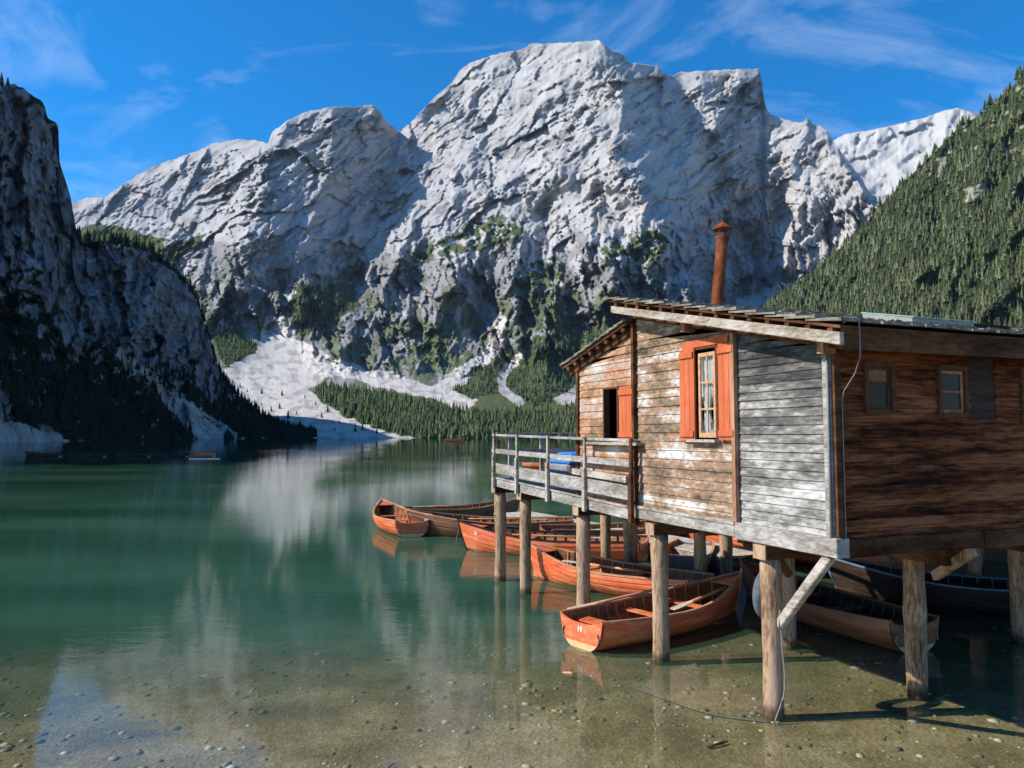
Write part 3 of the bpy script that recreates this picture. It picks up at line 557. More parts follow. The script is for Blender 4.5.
forest('conifer_forest', q, 5+6*np.random.rand(len(q)), tcol(len(q), (.018, .026, .014), .3), 'nearly black conifer wood in shade below the left cliff')  # needle colour lowered far below the other woods to carry the cliff's shade

# single conifers one can tell apart
tv, tf = conifer_template(9, 6, 5)
crown0 = np_mesh('crown', tv, tf, tree_m, cols=np.tile(np.array([.06, .085, .03]), (len(tv), 1)))
tree0 = empty('conifer'); crown0.parent = tree0
MB().tube([(0, 0, -.05), (0, 0, .5), (0, 0, .97)], [.022, .014, .003], 6).build('trunk', M['trunk'], tree0)
first = [True]
def nearest(P, px, py):
    b = (P[..., 2]-HC)/P[..., 1]; tt = (b*cp-sp_)/(cp+b*sp_); X = 512+F*P[..., 0]/P[..., 1]*(cp-tt*sp_); Y = 384-F*tt
    k = np.argmin((X-px)**2+(Y-py)**2); return P.reshape(-1, 3)[k]
def tree_at(p, hgt, label, group):
    o = tree0 if first[0] else copy_tree(tree0); first[0] = False
    o.location = tuple(p); s = hgt; o.scale = (s*random.uniform(.9, 1.3), s*random.uniform(.9, 1.3), s); o.rotation_euler = (0, 0, random.uniform(0, 6))
    tag(o, label, 'tree', group)
for px, py in [(250, 402), (257, 408), (262, 405), (271, 411), (280, 409), (288, 418), (296, 415), (247, 392), (240, 388), (262, 394), (300, 424), (316, 405), (327, 412), (322, 418), (340, 424), (355, 432), (362, 430), (377, 434), (282, 396), (233, 383), (305, 398), (350, 415), (335, 431)]:
    tree_at(nearest(P_main, px, py), random.uniform(3.5, 8), 'small dark conifer standing alone on the pale scree fan', 'lone conifers scattered on the scree fan')
for px in [79, 84, 88, 93, 99, 104, 110, 117, 121, 128, 133, 139, 144, 149, 153, 158, 162, 167]:
    py = np.interp(px, *zip(*SKY_CL)); tree_at(nearest(P_cl, px, py+1), random.uniform(6, 10), 'conifer on the shoulder of the dark left cliff', 'conifers along the cliff shoulder')
for px, s, lb in [(1, 7, 'conifer at the frame edge on top of the left cliff'), (8, 5, 'tiny rounded conifer alone on the left cliff top')]:
    tree_at(nearest(P_cl, px, 86), s, lb, None)
for px, py in [(899, 190), (903, 187), (921, 168), (925, 163), (936, 153), (958, 130), (963, 126), (985, 108), (990, 106), (1010, 90), (1018, 80), (1021, 76), (880, 208), (848, 243)]:
    p = nearest(P_h, px, py); tree_at(p, random.uniform(6.5, 11.5), 'conifer standing clear on the skyline of the right hill', 'conifers along the crest of the right hill')

# ------------------------------------------------------------------ boathouse (local x runs along the shaded front, local y along the lit gable side)
AZ = R(22.3); HX, HY = 3.37, 7.93
house = tag(empty('boathouse', (HX, HY, 0), AZ), 'weathered timber boathouse on stilts with orange shutters, rusty stovepipe and railed deck', 'boathouse')
cA, sA = math.cos(AZ), math.sin(AZ)
def side(px, py, v=0.):          # point on the plane local x = v -> (y, z)
    a, b = ray(px, py); x0, y0 = HX+v*cA, HY+v*sA      # world = (x0 - u sA, y0 + u cA)
    u = (x0-a*y0)/(sA+a*cA); return float(u), float(HC+b*(y0+u*cA))
def front(px, py, u=0.):         # point on the plane local y = u -> (x, z)
    a, b = ray(px, py); x0, y0 = HX-u*sA, HY+u*cA
    v = (a*y0-x0)/(cA-a*sA); return float(v), float(HC+b*(y0+v*sA))
def W2L(x, y): dx, dy = x-HX, y-HY; return dx*cA+dy*sA, -dx*sA+dy*cA
Z0 = 1.93                                       # underside of the sill beams
FZ = 2.10                                       # bottom of the walls
W_V = 14  # hut lengthened beyond the frame so its shadow reaches further underneath
U1 = side(637, 400)[0]; U2 = side(579, 400)[0]; UD = side(492.5, 460, -.13)[0]
zf0 = side(843, 345, -.33)[1]; uf0 = side(843, 345, -.33)[0]; zf1 = side(613, 313, -.33)[1]; uf1 = side(613, 313, -.33)[0]
SL = (zf1-zf0)/(uf1-uf0)
def roofz(u): return zf0+SL*(u-uf0)             # underside of the main slope at the fascia
SL2 = .235; zr2 = side(637, 326, -.1)[1]
def roofz2(u): return zr2-SL2*(u-U1)
print('hut', U1, U2, UD, zf0, uf0, zf1, uf1, SL, zr2)

def clap(name, m, axis, a0, a1, z0, topf, pitch, out, parent, holes=(), wob=.006, joints=1.0, lap=.020):
    """lapped boards on one wall; each board is a wedge thicker at its lower edge; holes are window openings"""
    mb = MB(); z = z0; k = 0
    while True:
        lo = z; hi = z+pitch+.015
        # split the run at random joints and at holes
        cuts = [a0]; p = a0
        while p < a1: p += random.uniform(1.2, 3.2)*joints; cuts.append(min(p, a1))
        segs = []
        for s, e in zip(cuts[:-1], cuts[1:]):
            pieces = [(s, e)]
            for (h0, h1, hz0, hz1) in holes:
                if lo+pitch*.5 > hz0 and lo+pitch*.5 < hz1:
                    np2 = []
                    for (q0, q1) in pieces:
                        if h0 > q0: np2.append((q0, min(q1, h0)))
                        if h1 < q1: np2.append((max(q0, h1), q1))
                    pieces = [t for t in np2 if t[1]-t[0] > .005]
            segs += pieces
        any_ = False
        for s, e in segs:
            zs, ze = topf(s), topf(e)
            if max(zs, ze) < lo+.01: continue
            any_ = True
            b0 = random.uniform(0, wob); b1 = random.uniform(0, wob); g = random.uniform(-.003, .003)
            h0, h1 = max(lo+.004, min(hi, zs)), max(lo+.004, min(hi, ze)); t1 = .004; t0 = lap
            def pt(a, o, zz): return (o*out, a, zz) if axis == 'y' else (a, o*out, zz)
            P = [pt(s, -.02, lo+g), pt(e-.002, -.02, lo+g), pt(e-.002, t0+b1, lo+g), pt(s, t0+b0, lo+g), pt(s, -.02, h0), pt(e-.002, -.02, h1), pt(e-.002, t1+b1*.3, h1), pt(s, t1+b0*.3, h0)]
            mb.quadbox(P)
        z += pitch; k += 1
        if z > 6 or not any_: break
    return mb.build(name, m, parent)

# window and opening positions on the lit side
def rect(pxl, pxr, pyt, pyb, v=0.):
    ua, _ = side(pxr, pyt, v); ub, _ = side(pxl, pyt, v); um = (ua+ub)/2; pm = (pxl+pxr)/2
    return ua, ub, side(pm, pyb, v)[1], side(pm, pyt, v)[1]
WIN = rect(695, 718, 349, 437.5); DOR = rect(606, 619, 389, 440)
UG = side(738, 400)[0]
top1 = lambda u: roofz(u)-.02
clap('wall', M['clap_grey'], 'y', 0, UG, FZ, top1, .10, -1, house, wob=.010)
clap('wall', M['clap_lit'], 'y', UG+.002, U1, FZ, top1, .125, -1, house, holes=[WIN], wob=.009)
clap('wall', M['clap_orange'], 'y', U1+.002, U2, FZ-.02, lambda u: roofz2(u)+.0, .125, -1, house, holes=[DOR])
# the inner shell (a dark room behind the boards)
def shell(v0, v1, u0, u1, zt0, zt1, name='inner_wall'):
    mb = MB(); mb.quadbox([(v0, u0, FZ), (v1, u0, FZ), (v1, u1, FZ), (v0, u1, FZ), (v0, u0, zt0), (v1, u0, zt0), (v1, u1, zt1), (v0, u1, zt1)]); return mb.build(name, M['dark'], house)
shell(.55, W_V, .5, U1-.1, roofz(.5)-.05, roofz(U1-.1)-.05)
# front wall, in shade
def fr(pxl, pxr, pyt, pyb):
    v0, _ = front(pxl, pyt); v1, _ = front(pxr, pyt); pm = (pxl+pxr)/2; return v0, v1, front(pm, pyb)[1], front(pm, pyt)[1]
FW = [fr(864, 887, 367, 410), fr(937, 960, 371, 413), fr(1019, 1049, 372, 421)]
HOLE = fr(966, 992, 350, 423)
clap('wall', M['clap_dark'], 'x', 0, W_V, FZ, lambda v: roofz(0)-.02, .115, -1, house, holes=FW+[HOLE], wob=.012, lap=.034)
MB().box(0, W_V, .03, .05, FZ, roofz(0)-.1).build('wall_backing', M['dark'], house)
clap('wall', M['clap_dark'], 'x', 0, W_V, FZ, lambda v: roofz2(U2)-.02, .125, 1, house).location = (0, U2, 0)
# board wall above lower roof (the step between the roofs)
MB().quadbox([(0, U1-.03, 4.2), (W_V, U1-.03, 4.2), (W_V, U1+.02, 4.2), (0, U1+.02, 4.2), (0, U1-.03, roofz(U1)-.02), (W_V, U1-.03, roofz(U1)-.02), (W_V, U1+.02, roofz(U1)-.02), (0, U1+.02, roofz(U1)-.02)]).build('wall', M['clap_orange'], house)

# rear wing added out of view to shade the water under the hut
clap('wall', M['clap_orange'], 'y', U2+.03, U2+5, FZ, lambda u: 3.95, .125, -1, house).location = (4.5, 0, 0)  # side of the added unseen wing
clap('wall', M['clap_dark'], 'x', 4.5, W_V, FZ, lambda v: 3.95, .125, 1, house).location = (0, U2+5, 0)  # back of the added unseen wing
MB().box(4.4, W_V, U2+.01, U2+5.1, Z0+.02, FZ-.003).build('floor', M['beam_dark'], house)  # floor of the added unseen wing
MB().box(4.3, W_V, U2+.02, U2+5.3, 3.955, 4.03).build('roof', M['shake'], house)
# trim boards
MB().box(-.055, -.027, .0, .11, Z0+.02, roofz(0)+.0).build('corner_board', M['beam_white'], house)
MB().box(-.055, .035, -.058, -.030, Z0+.22, roofz(0)-.02).build('corner_board', M['beam_dark'], house)
MB().box(-.085, -.027, UG-.03, UG+.035, FZ-.02, roofz(UG)-.02).build('trim_board', M['post_red'], house)
MB().box(-.085, .0, U1-.035, U1+.03, FZ-.25, roofz(U1)-.02).build('trim_board', M['beam_dark'], house)
MB().box(-.05, .03, U2-.05, U2+.03, FZ-.1, roofz2(U2)).build('corner_board', M['beam_dark'], house)
# sill beams
MB().quadbox([(-.09, -.06, Z0), (.09, -.06, Z0), (.09, UG, Z0), (-.09, UG, Z0), (-.09, -.06, Z0+.20), (.09, -.06, Z0+.20), (.09, UG, Z0+.20), (-.09, UG, Z0+.20)]).build('sill_beam', M['beam_white'], house, bevel=.008)
MB().box(-.085, .09, UG+.003, U1+.05, Z0+.02, Z0+.17).build('sill_beam', M['beam_white'], house, bevel=.008)
MB().box(-.10, -.03, UG+.003, U1-.05, Z0+.17, Z0+.21).build('ledge_board', M['beam'], house)
mb = MB()
for k in range(4):
    mb.box(.093+k*2, .093+k*2+1.99, -.075+random.uniform(-.012, .012), .10, Z0-.02+random.uniform(-.01, .015), Z0+.185)
mb.build('sill_beam', M['beam_dark'], house, bevel=.012)
MB().box(.1, W_V, .11, U2-.02, Z0+.06, Z0+.14).build('floor', M['beam_dark'], house)
for u_ in (1.6, 2.4, 4.4, 5.1):
    MB().box(.1, W_V, u_, u_+.13, Z0-.08, Z0+.055).build('floor_joist', M['beam_dark'], house)

# roof: main slope of split shakes
vL = -.36; uE = uf0-.02; uR = uf1+.12
roof = MB()
def shakes(mb, u0, u1, zf, v0, v1, pitch=.30, sgn=1):
    n = int(abs(u1-u0)/pitch)+1; sl = (zf(1)-zf(0))
    for r in range(n):
        ua = u0+sgn*r*pitch; ub = ua+sgn*(pitch+.16)
        v = v0+random.uniform(-.02, .02)
        while v < v1:
            w_ = random.uniform(.11, .26); e = min(v+w_, v1)
            j = random.uniform(-.03, .03); t = random.uniform(.022, .036); lift = random.uniform(0, .012)
            za, zb = zf(ua+j)+.062+lift, zf(ub)+.028
            if (ub-uR)*sgn > 0 and sgn > 0: pass
            mb.quadbox([(v, ua+j, za), (e-.006, ua+j, za), (e-.006, ub, zb), (v, ub, zb), (v, ua+j, za+t), (e-.006, ua+j, za+t), (e-.006, ub, zb+t*.6), (v, ub, zb+t*.6)])
            v = e
RT = lambda u: roofz(u)+.17
shakes(roof, uE, uR-.2, RT, vL-.03, W_V+.3)
roofo = roof.build('roof', M['shake'], house)
mb = MB()                                       # boards below the shakes
mb.quadbox([(vL, uE+.02, RT(uE)+.0), (W_V+.25, uE+.02, RT(uE)), (W_V+.25, uR, RT(uR)), (vL, uR, RT(uR)), (vL, uE+.02, RT(uE)+.03), (W_V+.25, uE+.02, RT(uE)+.03), (W_V+.25, uR, RT(uR)+.03), (vL, uR, RT(uR)+.03)])
mb.build('roof_boarding', M['beam_dark'], roofo)
u = uE+.12                            # battens whose ends show as teeth above the fascia
while u < uR-.1:
    MB().box(vL-.0, -.05, u, u+.07, RT(u)-.055, RT(u)-.004).build('batten', M['beam_dark'], roofo); u += .3
# bargeboard
mb = MB(); h_ = .125
mb.quadbox([(vL-.01, uf0, roofz(uf0)), (vL+.05, uf0, roofz(uf0)), (vL+.05, uf1, roofz(uf1)), (vL-.01, uf1, roofz(uf1)), (vL-.01, uf0, roofz(uf0)+h_), (vL+.05, uf0, roofz(uf0)+h_), (vL+.05, uf1, roofz(uf1)+h_-.02), (vL-.01, uf1, roofz(uf1)+h_-.02)])
mb.build('bargeboard', M['beam'], roofo, bevel=.006)
mb = MB()                                        # dark rafter right under it against the wall
mb.quadbox([(-.12, uf0+.1, roofz(uf0+.1)-.06), (-.04, uf0+.1, roofz(uf0+.1)-.06), (-.04, U1, roofz(U1)-.06), (-.12, U1, roofz(U1)-.06), (-.12, uf0+.1, roofz(uf0+.1)+.10), (-.04, uf0+.1, roofz(uf0+.1)+.10), (-.04, U1, roofz(U1)+.10), (-.12, U1, roofz(U1)+.10)])
mb.build('rafter', M['beam_dark'], roofo)
# purlin ends
for u_ in (-.02, 2.40):
    MB().box(vL+.16, -.03, u_-.045, u_+.045, roofz(u_)-.13, roofz(u_)-.005).build('purlin', M['post_red'], roofo)
# eave board along the shaded front
MB().box(vL+.055, W_V+.2, uE+.03, uE+.07, roofz(uE)-.03, RT(uE)+.022).build('eave_board', M['beam_dark'], roofo)
v = .4
while v < W_V: MB().quadbox([(v, uE+.08, roofz(uE)-.0), (v+.09, uE+.08, roofz(uE)), (v+.09, .02, roofz(0)-.0), (v, .02, roofz(0)), (v, uE+.08, roofz(uE)+.12), (v+.09, uE+.08, roofz(uE)+.12), (v+.09, .02, roofz(0)+.12), (v, .02, roofz(0)+.12)]).build('rafter', M['beam_dark'], roofo); v += .9
# second, lower slope
uE2 = side(563, 370, -.14)[0]
R2 = lambda u: roofz2(u)+.06
r2 = MB()
r2.quadbox([(-.16, U1, R2(U1)), (W_V, U1, R2(U1)), (W_V, uE2, R2(uE2)), (-.16, uE2, R2(uE2)), (-.16, U1, R2(U1)+.03), (W_V, U1, R2(U1)+.03), (W_V, uE2, R2(uE2)+.03), (-.16, uE2, R2(uE2)+.03)])
low = r2.build('roof', M['beam_dark'], house)
mb = MB(); n = int((uE2-U1)/.27)
for k in range(n+1):
    ua = uE2-k*.27+.0; ub = ua-.40
    if ub < U1: ub = U1
    v = -.20
    while v < W_V:
        e = v+random.uniform(.12, .26); t = random.uniform(.02, .03)
        mb.quadbox([(v, ub, R2(ub)+.045), (e-.006, ub, R2(ub)+.045), (e-.006, ua, R2(ua)+.072), (v, ua, R2(ua)+.072), (v, ub, R2(ub)+.045+t), (e-.006, ub, R2(ub)+.045+t), (e-.006, ua, R2(ua)+.072+t), (v, ua, R2(ua)+.072+t)]); v = e
mb.build('shakes', M['shake'], low)
u = U1+.1
while u < uE2-.05: MB().box(-.15, .0, u, u+.10, R2(u)-.085, R2(u)-.03).build('batten', M['beam_dark'], low); u += .27
MB().quadbox([(-.06, U1, R2(U1)-.14), (.0, U1, R2(U1)-.14), (.0, uE2-.1, R2(uE2-.1)-.14), (-.06, uE2-.1, R2(uE2-.1)-.14), (-.06, U1, R2(U1)-.03), (.0, U1, R2(U1)-.03), (.0, uE2-.1, R2(uE2-.1)-.03), (-.06, uE2-.1, R2(uE2-.1)-.03)]).build('rafter', M['beam_dark'], low)
# roof panel and moss
mb = MB()
pv0, _ = front(901, 316, .35); pv1, _ = front(962, 320, .35); pv2, _ = front(998, 324, .35)
zt = front(930, 315, .35)[1]
rp_ = MB().quadbox([(pv0, .2, RT(.2)+.09), (pv1, .2, RT(.2)+.09), (pv1, .9, RT(.9)+.09), (pv0, .9, RT(.9)+.09), (pv0, .2, RT(.2)+.15), (pv1, .2, RT(.2)+.15), (pv1, .9, RT(.9)+.15), (pv0, .9, RT(.9)+.15)]).build('roof_panel', M['panel'], house)
MB().quadbox([(pv0, .18, RT(.2)+.153), (pv1, .18, RT(.2)+.153), (pv1, .92, RT(.92)+.153), (pv0, .92, RT(.92)+.153), (pv0, .18, RT(.2)+.166), (pv1, .18, RT(.2)+.166), (pv1, .92, RT(.92)+.166), (pv0, .92, RT(.92)+.166)]).build('cover_strip', M['green_edge'], rp_)
MB().quadbox([(pv1+.003, .2, RT(.2)+.08), (pv2, .2, RT(.2)+.08), (pv2, .9, RT(.9)+.08), (pv1+.003, .9, RT(.9)+.08), (pv1+.003, .2, RT(.2)+.14), (pv2, .2, RT(.2)+.14), (pv2, .9, RT(.9)+.14), (pv1+.003, .9, RT(.9)+.14)]).build('roof_panel', M['rail_black'], house)
V_ = []; Fm = []
mb = MB()
for k in range(420):
    v = random.uniform(.1, W_V); u = uE+abs(random.gauss(0, .55)); s = random.uniform(.015, .05); z = RT(u)+.085
    mb.v += [(v-s, u, z), (v+s, u-s*.4, z), (v, u+s, z), (v, u, z+s*.8)]; n = len(mb.v)-4; mb.f += [(n, n+1, n+3), (n+1, n+2, n+3), (n+2, n, n+3)]
tag(mb.build('moss', M['moss'], house), kind='stuff')

# stovepipe
uc = 3.35
cvz = None
a_, b_ = ray(716, 308); x0 = HX-uc*sA; y0 = HY+uc*cA; vc = (a_*y0-x0)/(cA-a_*sA)
zt_ = front(722, 238, uc)[1]; zc_ = front(722, 224, uc)[1]; vt = front(722.5, 238, uc)[0]
chim = empty('stovepipe', (0, 0, 0)); chim.parent = house
zb = RT(uc)-.1
MB().tube([(vc, uc, zb), (vc+(vt-vc)*.5, uc, (zb+zt_)/2), (vt, uc, zt_)], [.092, .090, .088], 18).build('pipe', M['rust'], chim, smooth=False)
MB().tube([(vt, uc, zt_-.02), (vt, uc, zt_+.02)], [.10, .10], 18).build('collar', M['rust'], chim)
for k in range(4):
    a = k*math.pi/2+.5; MB().bar((vt+.085*math.cos(a), uc+.085*math.sin(a), zt_), (vt+.125*math.cos(a), uc+.125*math.sin(a), zt_+.15), .014, .014).build('cap_strut', M['rust'], chim)
MB().tube([(vt, uc, zt_+.13), (vt, uc, zt_+.145), (vt, uc, zt_+.25), (vt, uc, zt_+.30)], [.155, .155, .02, .01], 18).build('rain_cap', M['rust'], chim)

# main window
ua, ub, z0_, z1_ = WIN; s0 = ua-.0
win = empty('window'); win.parent = house
mb = MB(); d0, d1 = -.05, .02
mb.box(d0, d1, ub-.005, ub+.045, z0_-.03, z1_+.03).box(d0, d1, ua-.035, ua, z0_-.03, z1_+.03).box(d0, d1, ua, ub, z1_, z1_+.035)
mb.build('window_frame', M['frame_brown'], win)
ci, co = ua+.015, ub-.10                    # casement sits to the near side of the opening
mb = MB(); x0, x1 = -.035, -.008
mb.box(x0, x1, ci+.01, ci+.05, z0_, z1_-.05).box(x0, x1, co-.05, co-.01, z0_, z1_-.05).box(x0, x1, ci+.05, co-.05, z0_, z0_+.06).box(x0, x1, ci+.05, co-.05, z1_-.10, z1_-.05)
zz1 = z0_+(z1_-z0_)*.32; zz2 = z0_+(z1_-z0_)*.62; cm = (ci+co)/2
mb.box(x0+.003, x1-.003, ci+.05, co-.05, zz1-.012, zz1+.012).box(x0+.003, x1-.003, ci+.05, co-.05, zz2-.012, zz2+.012).box(x0+.006, x1-.006, cm-.012, cm+.012, z0_+.06, z1_-.10)
mb.build('casement', M['frame_pale'], win)
gm_ = bpy.data.materials.new('clear pane'); gm_.use_nodes = True; nt = gm_.node_tree; nt.nodes.clear()
o_ = N(nt, 'ShaderNodeOutputMaterial'); g_ = N(nt, 'ShaderNodeBsdfGlossy'); g_.inputs['Roughness'].default_value = .03; t_ = N(nt, 'ShaderNodeBsdfTransparent'); t_.inputs[0].default_value = (.9, .93, .93, 1); mx_ = N(nt, 'ShaderNodeMixShader'); mx_.inputs[0].default_value = .12
L(nt, t_.outputs[0], mx_.inputs[1]); L(nt, g_.outputs[0], mx_.inputs[2]); L(nt, mx_.outputs[0], o_.inputs[0])
MB().box(-.022, -.019, ci+.05, co-.05, z0_+.06, z1_-.10).build('pane', gm_, win)
def curtain(y0, y1, pinch):
    nz, ny = 18, 26; V = []; Fq = []
    for a in range(nz):
        t = a/(nz-1); z = z1_-.06-(z1_-z0_-.08)*t
        wd = 1-.62*math.exp(-((t-.72)/.16)**2) if pinch else 1-.75*sm(.1, .8, t)
        for c in range(ny):
            s = c/(ny-1)-.5; V.append((.03+.018*math.sin(c*1.5+t*2), (y0+y1)/2+(y1-y0)*s*wd, z))
    for a in range(nz-1):
        for c in range(ny-1): i = a*ny+c; Fq.append((i, i+1, i+ny+1, i+ny))
    me = MB(); me.v = V; me.f = Fq; return me.build('curtain', M['curtain'], win, smooth=True)
curtain(ci+.13, co+.02, True); curtain(ci-.04, ci+.13, False)
MB().box(.5, .52, ua-.6, ub+.6, z0_-.2, z1_+.1).build('room_back', M['dark'], win)
sh_v = -.075
a0, a1, c0, c1 = rect(679, 693.5, 349, 440, sh_v)
def shutter(y0, y1, z0, z1, x, par, kerf=3, m=M['orange']):
    mb = MB(); n = kerf; wd = (y1-y0)/n
    for k in range(n): mb.box(x, x+.028, y0+k*wd+.002, y0+(k+1)*wd-.002, z0, z1)
    s = mb.build('shutter', m, par, bevel=.003)
    mb = MB(); mb.box(x-.022, x-.001, y0+.015, y1-.012, z1-.13, z1-.05); mb.build('ledge', m, s, bevel=.003); MB().box(x-.022, x-.001, y0+.015, y1-.012, z0+.05, z0+.13).build('ledge', m, s, bevel=.003)
    return s
shutter(a0, a1, c0-.01, c1, sh_v, win)
a0, a1, c0, c1 = rect(717, 733.5, 342.5, 440.5, sh_v)
shutter(a0, a1, c0, c1, sh_v, win)
l0, l1, _, lz = rect(682, 730, 338, 350, -.06); _, _, lz0, _ = rect(700, 725, 338, 349, -.06)
MB().quadbox([(-.06, l0+.05, z1_+.035), (-.028, l0+.05, z1_+.035), (-.028, l1, z1_+.035), (-.06, l1, z1_+.035), (-.06, l0+.05, z1_+.12), (-.028, l0+.05, z1_+.12), (-.028, l1, z1_+.13), (-.06, l1, z1_+.13)]).build('lintel', M['orange'], win)
MB().box(-.12, -.02, ua-.05, ub+.07, z0_-.06, z0_-.025).build('sill', M['beam'], win)
# side opening with its shutter
du, dv, dz0, dz1 = DOR
hat = empty('hatch'); hat.parent = house
mb = MB(); mb.box(-.045, .06, dv-.0, dv+.035, dz0-.02, dz1+.03).box(-.045, .06, du-.035, du, dz0-.02, dz1+.03).box(-.045, .06, du, dv, dz1, dz1+.03); mb.build('hatch_frame', M['frame_brown'], hat)
MB().box(.25, .27, du-.3, dv+.3, dz0-.2, dz1+.2).build('room_back', M['dark'], hat)
a0, a1, c0, c1 = rect(618.5, 633.5, 386.5, 440.5, sh_v); shutter(a0, a1, c0, c1, sh_v, hat, 4, M['orange'])
MB().box(-.16, -.03, du-.75, dv+.45, dz0-.075, dz0-.03).build('shelf', M['beam'], hat)

# front windows
for k, (v0, v1, z0w, z1w) in enumerate(FW):
    wn_ = empty('window'); wn_.parent = house
    mb = MB(); mb.box(v0-.05, v0, -.06, .03, z0w-.04, z1w+.05).box(v1, v1+.05, -.06, .03, z0w-.04, z1w+.05).box(v0, v1, -.06, .03, z1w, z1w+.06).box(v0, v1, -.07, .03, z0w-.05, z0w); mb.build('window_frame', M['frame_brown'], wn_)
    zm = (z0w+z1w)/2+(.06 if k == 0 else 0)
    mb = MB(); t = .035
    mb.box(v0+.003, v0+t, -.03, .0, z0w+.003, z1w-.003).box(v1-t, v1-.003, -.03, .0, z0w+.003, z1w-.003).box(v0+t, v1-t, -.03, .0, z1w-t, z1w-.003).box(v0+t, v1-t, -.03, .0, z0w+.003, z0w+t).box(v0+t, v1-t, -.03, .0, zm-.012, zm+.012)
    mb.build('sash', M['frame_brown'] if k == 0 else M['post_red'], wn_)
    MB().box(v0+t, v1-t, -.018, -.012, z0w+t, zm-.012).build('pane', M['glass'], wn_)
    MB().box(v0+t, v1-t, -.018, -.012, zm+.012, z1w-t).build('board' if k == 0 else 'pane', M['post_red'] if k == 0 else M['glass'], wn_)
    if k == 1: MB().box(v0+t, v1-t, -.011, -.008, zm+.09, z1w-t).build('blind', M['frame_brown'], wn_)
hv0, hv1, hz0, hz1 = HOLE
MB().box(hv0+.01, hv1-.01, -.012, .012, hz0+.01, hz1-.01).build('shutter', M['boat_dark'], house)  # near-black panel made up to stand for a blot on the boards
# cable
cz = [(side(851, 338, -.3))]
pts = [(-.30, uf0+.02, roofz(uf0)+.22), (-.22, uE+.02, RT(uE)+.12), (-.17, uE-.03, RT(uE)+.10), (-.15, uE-.02, RT(uE)-.02), (-.13, uE, roofz(uE)-.1), (-.1, uE+.1, roofz(uE)-.26), (.03, -.1, roofz(0)-.52), (.03, -.07, roofz(0)-.62), (.03, -.07, Z0+.2)]
MB().tube(pts, .006, 6).build('cable', M['metal'], house, smooth=True)
MB().tube([(-.075, .02, roofz(0)-.06), (-.075, .02, Z0+.15)], .014, 8).build('conduit', M['metal'], house, smooth=True)

# deck and railing, local frame
dk = empty('deck'); dk.parent = house
DZ = 2.04; DW = 2.4; V0 = -.10
mb = MB(); u = U2+.04
while u < UD: mb.box(V0+.05, DW, u, u+.14, DZ+.02, DZ+.055); u += .15
mb.build('deck_boards', M['beam_white'], dk)
U3 = U1-.02
MB().box(V0-.02, V0+.05, U1+.09, UD, DZ-.13, DZ+.045).build('edge_beam', M['beam_white'], dk, bevel=.006)
MB().box(V0-.045, V0+.0, U1+.09, UD, DZ+.048, DZ+.07).build('edge_board', M['beam'], dk)
MB().box(V0-.015, DW, UD-.07, UD-.003, DZ-.12, DZ+.01).build('edge_beam', M['beam'], dk)
MB().box(DW, DW+.06, U2, UD, DZ-.12, DZ+.04).build('edge_beam', M['beam_dark'], dk)
for vv in (.7, 1.5): MB().box(vv, vv+.12, U2, UD-.08, DZ-.12, DZ+.018).build('joist', M['beam_dark'], dk)
RZ = 3.12
rail = empty('railing'); rail.parent = house
pu = [side(px, 460, V0-.04)[0] for px in (495, 518, 549, 586, 632.5)]
for k, u in enumerate(pu):
    mb = MB(); w_ = .045
    mb.box(V0-.105, V0-.048, u-w_, u+w_, DZ-.16, DZ+.56)
    mb.box(V0-.085, V0-.048, u-w_+.012, u+w_-.012, DZ+.56, RZ+.012)
    mb.build('rail_post', M['beam'] if k < 4 else M['beam_dark'], rail, bevel=.006)
def rbar(z0, z1, x0, x1, m=M['beam_white']): MB().box(x0, x1, pu[-1]-.02, UD+.02, z0, z1).build('rail', m, rail, bevel=.005)
rbar(RZ-.045, RZ+.0, V0-.046, V0+.06); rbar(2.70, 2.80, V0-.045, V0-.015); rbar(2.20, 2.42, V0-.046, V0-.012)
MB().box(V0-.05, V0+.02, U1+.1, U2, FZ+.36, FZ+.46).build('rail', M['beam'], rail)
for vv in (.28, 1.05, 2.3): MB().box(vv-.04, vv+.04, UD-.05, UD+.01, DZ-.1, RZ-.005).build('rail_post', M['beam'], rail)
MB().box(V0+.07, DW, UD-.045, UD+.045, RZ-.003, RZ+.035).build('rail', M['beam'], rail); MB().box(V0, DW, UD-.085, UD-.055, 2.70, 2.79).build('rail', M['beam'], rail)
for uu in (UD-.9, UD-2.3, U2+.5): MB().box(DW-.03, DW+.04, uu-.04, uu+.04, DZ, RZ-.005).build('rail_post', M['beam'], rail)
MB().box(DW-.04, DW+.05, U2, UD+.05, RZ, RZ+.04).build('rail', M['beam'], rail); MB().box(DW-.07, DW-.035, U2, UD, 2.70, 2.79).build('rail', M['beam'], rail)

# pilings
def piling(v, u, r, ztop, zb=-.6, name='piling'):
    n = 12; pts = []; rad = []
    bx, by = random.uniform(-.02, .02), random.uniform(-.02, .02)
    for k in range(n):
        t = k/(n-1); pts.append((v+bx*math.sin(t*3.1)*1.3, u+by*math.sin(t*2.4), zb+(ztop-zb)*t)); rad.append(r*(1.0+.05*math.sin(t*9+v*7)+random.uniform(-.02, .02)))
    return MB().tube(pts, rad, 14, jit=.06).build(name, M['piling'], house, smooth=True)
def fromwater(px, py): a, b = ray(px, py); Y = -HC/b; return W2L(float(a*Y), float(Y))
CBZ = Z0-.17
PL = []
def onfront(px, dv=.0): return dv, side(px, 500, dv)[0]
for px, r in ((499.5, .125), (526, .115), (584, .12), (664, .12), (777, .115)):
    u = side(px, 600, .03)[0]+(.10 if px > 600 else 0); piling(.03, u, r, CBZ-.003+max(0, u-U1)*.026); PL.append(u)
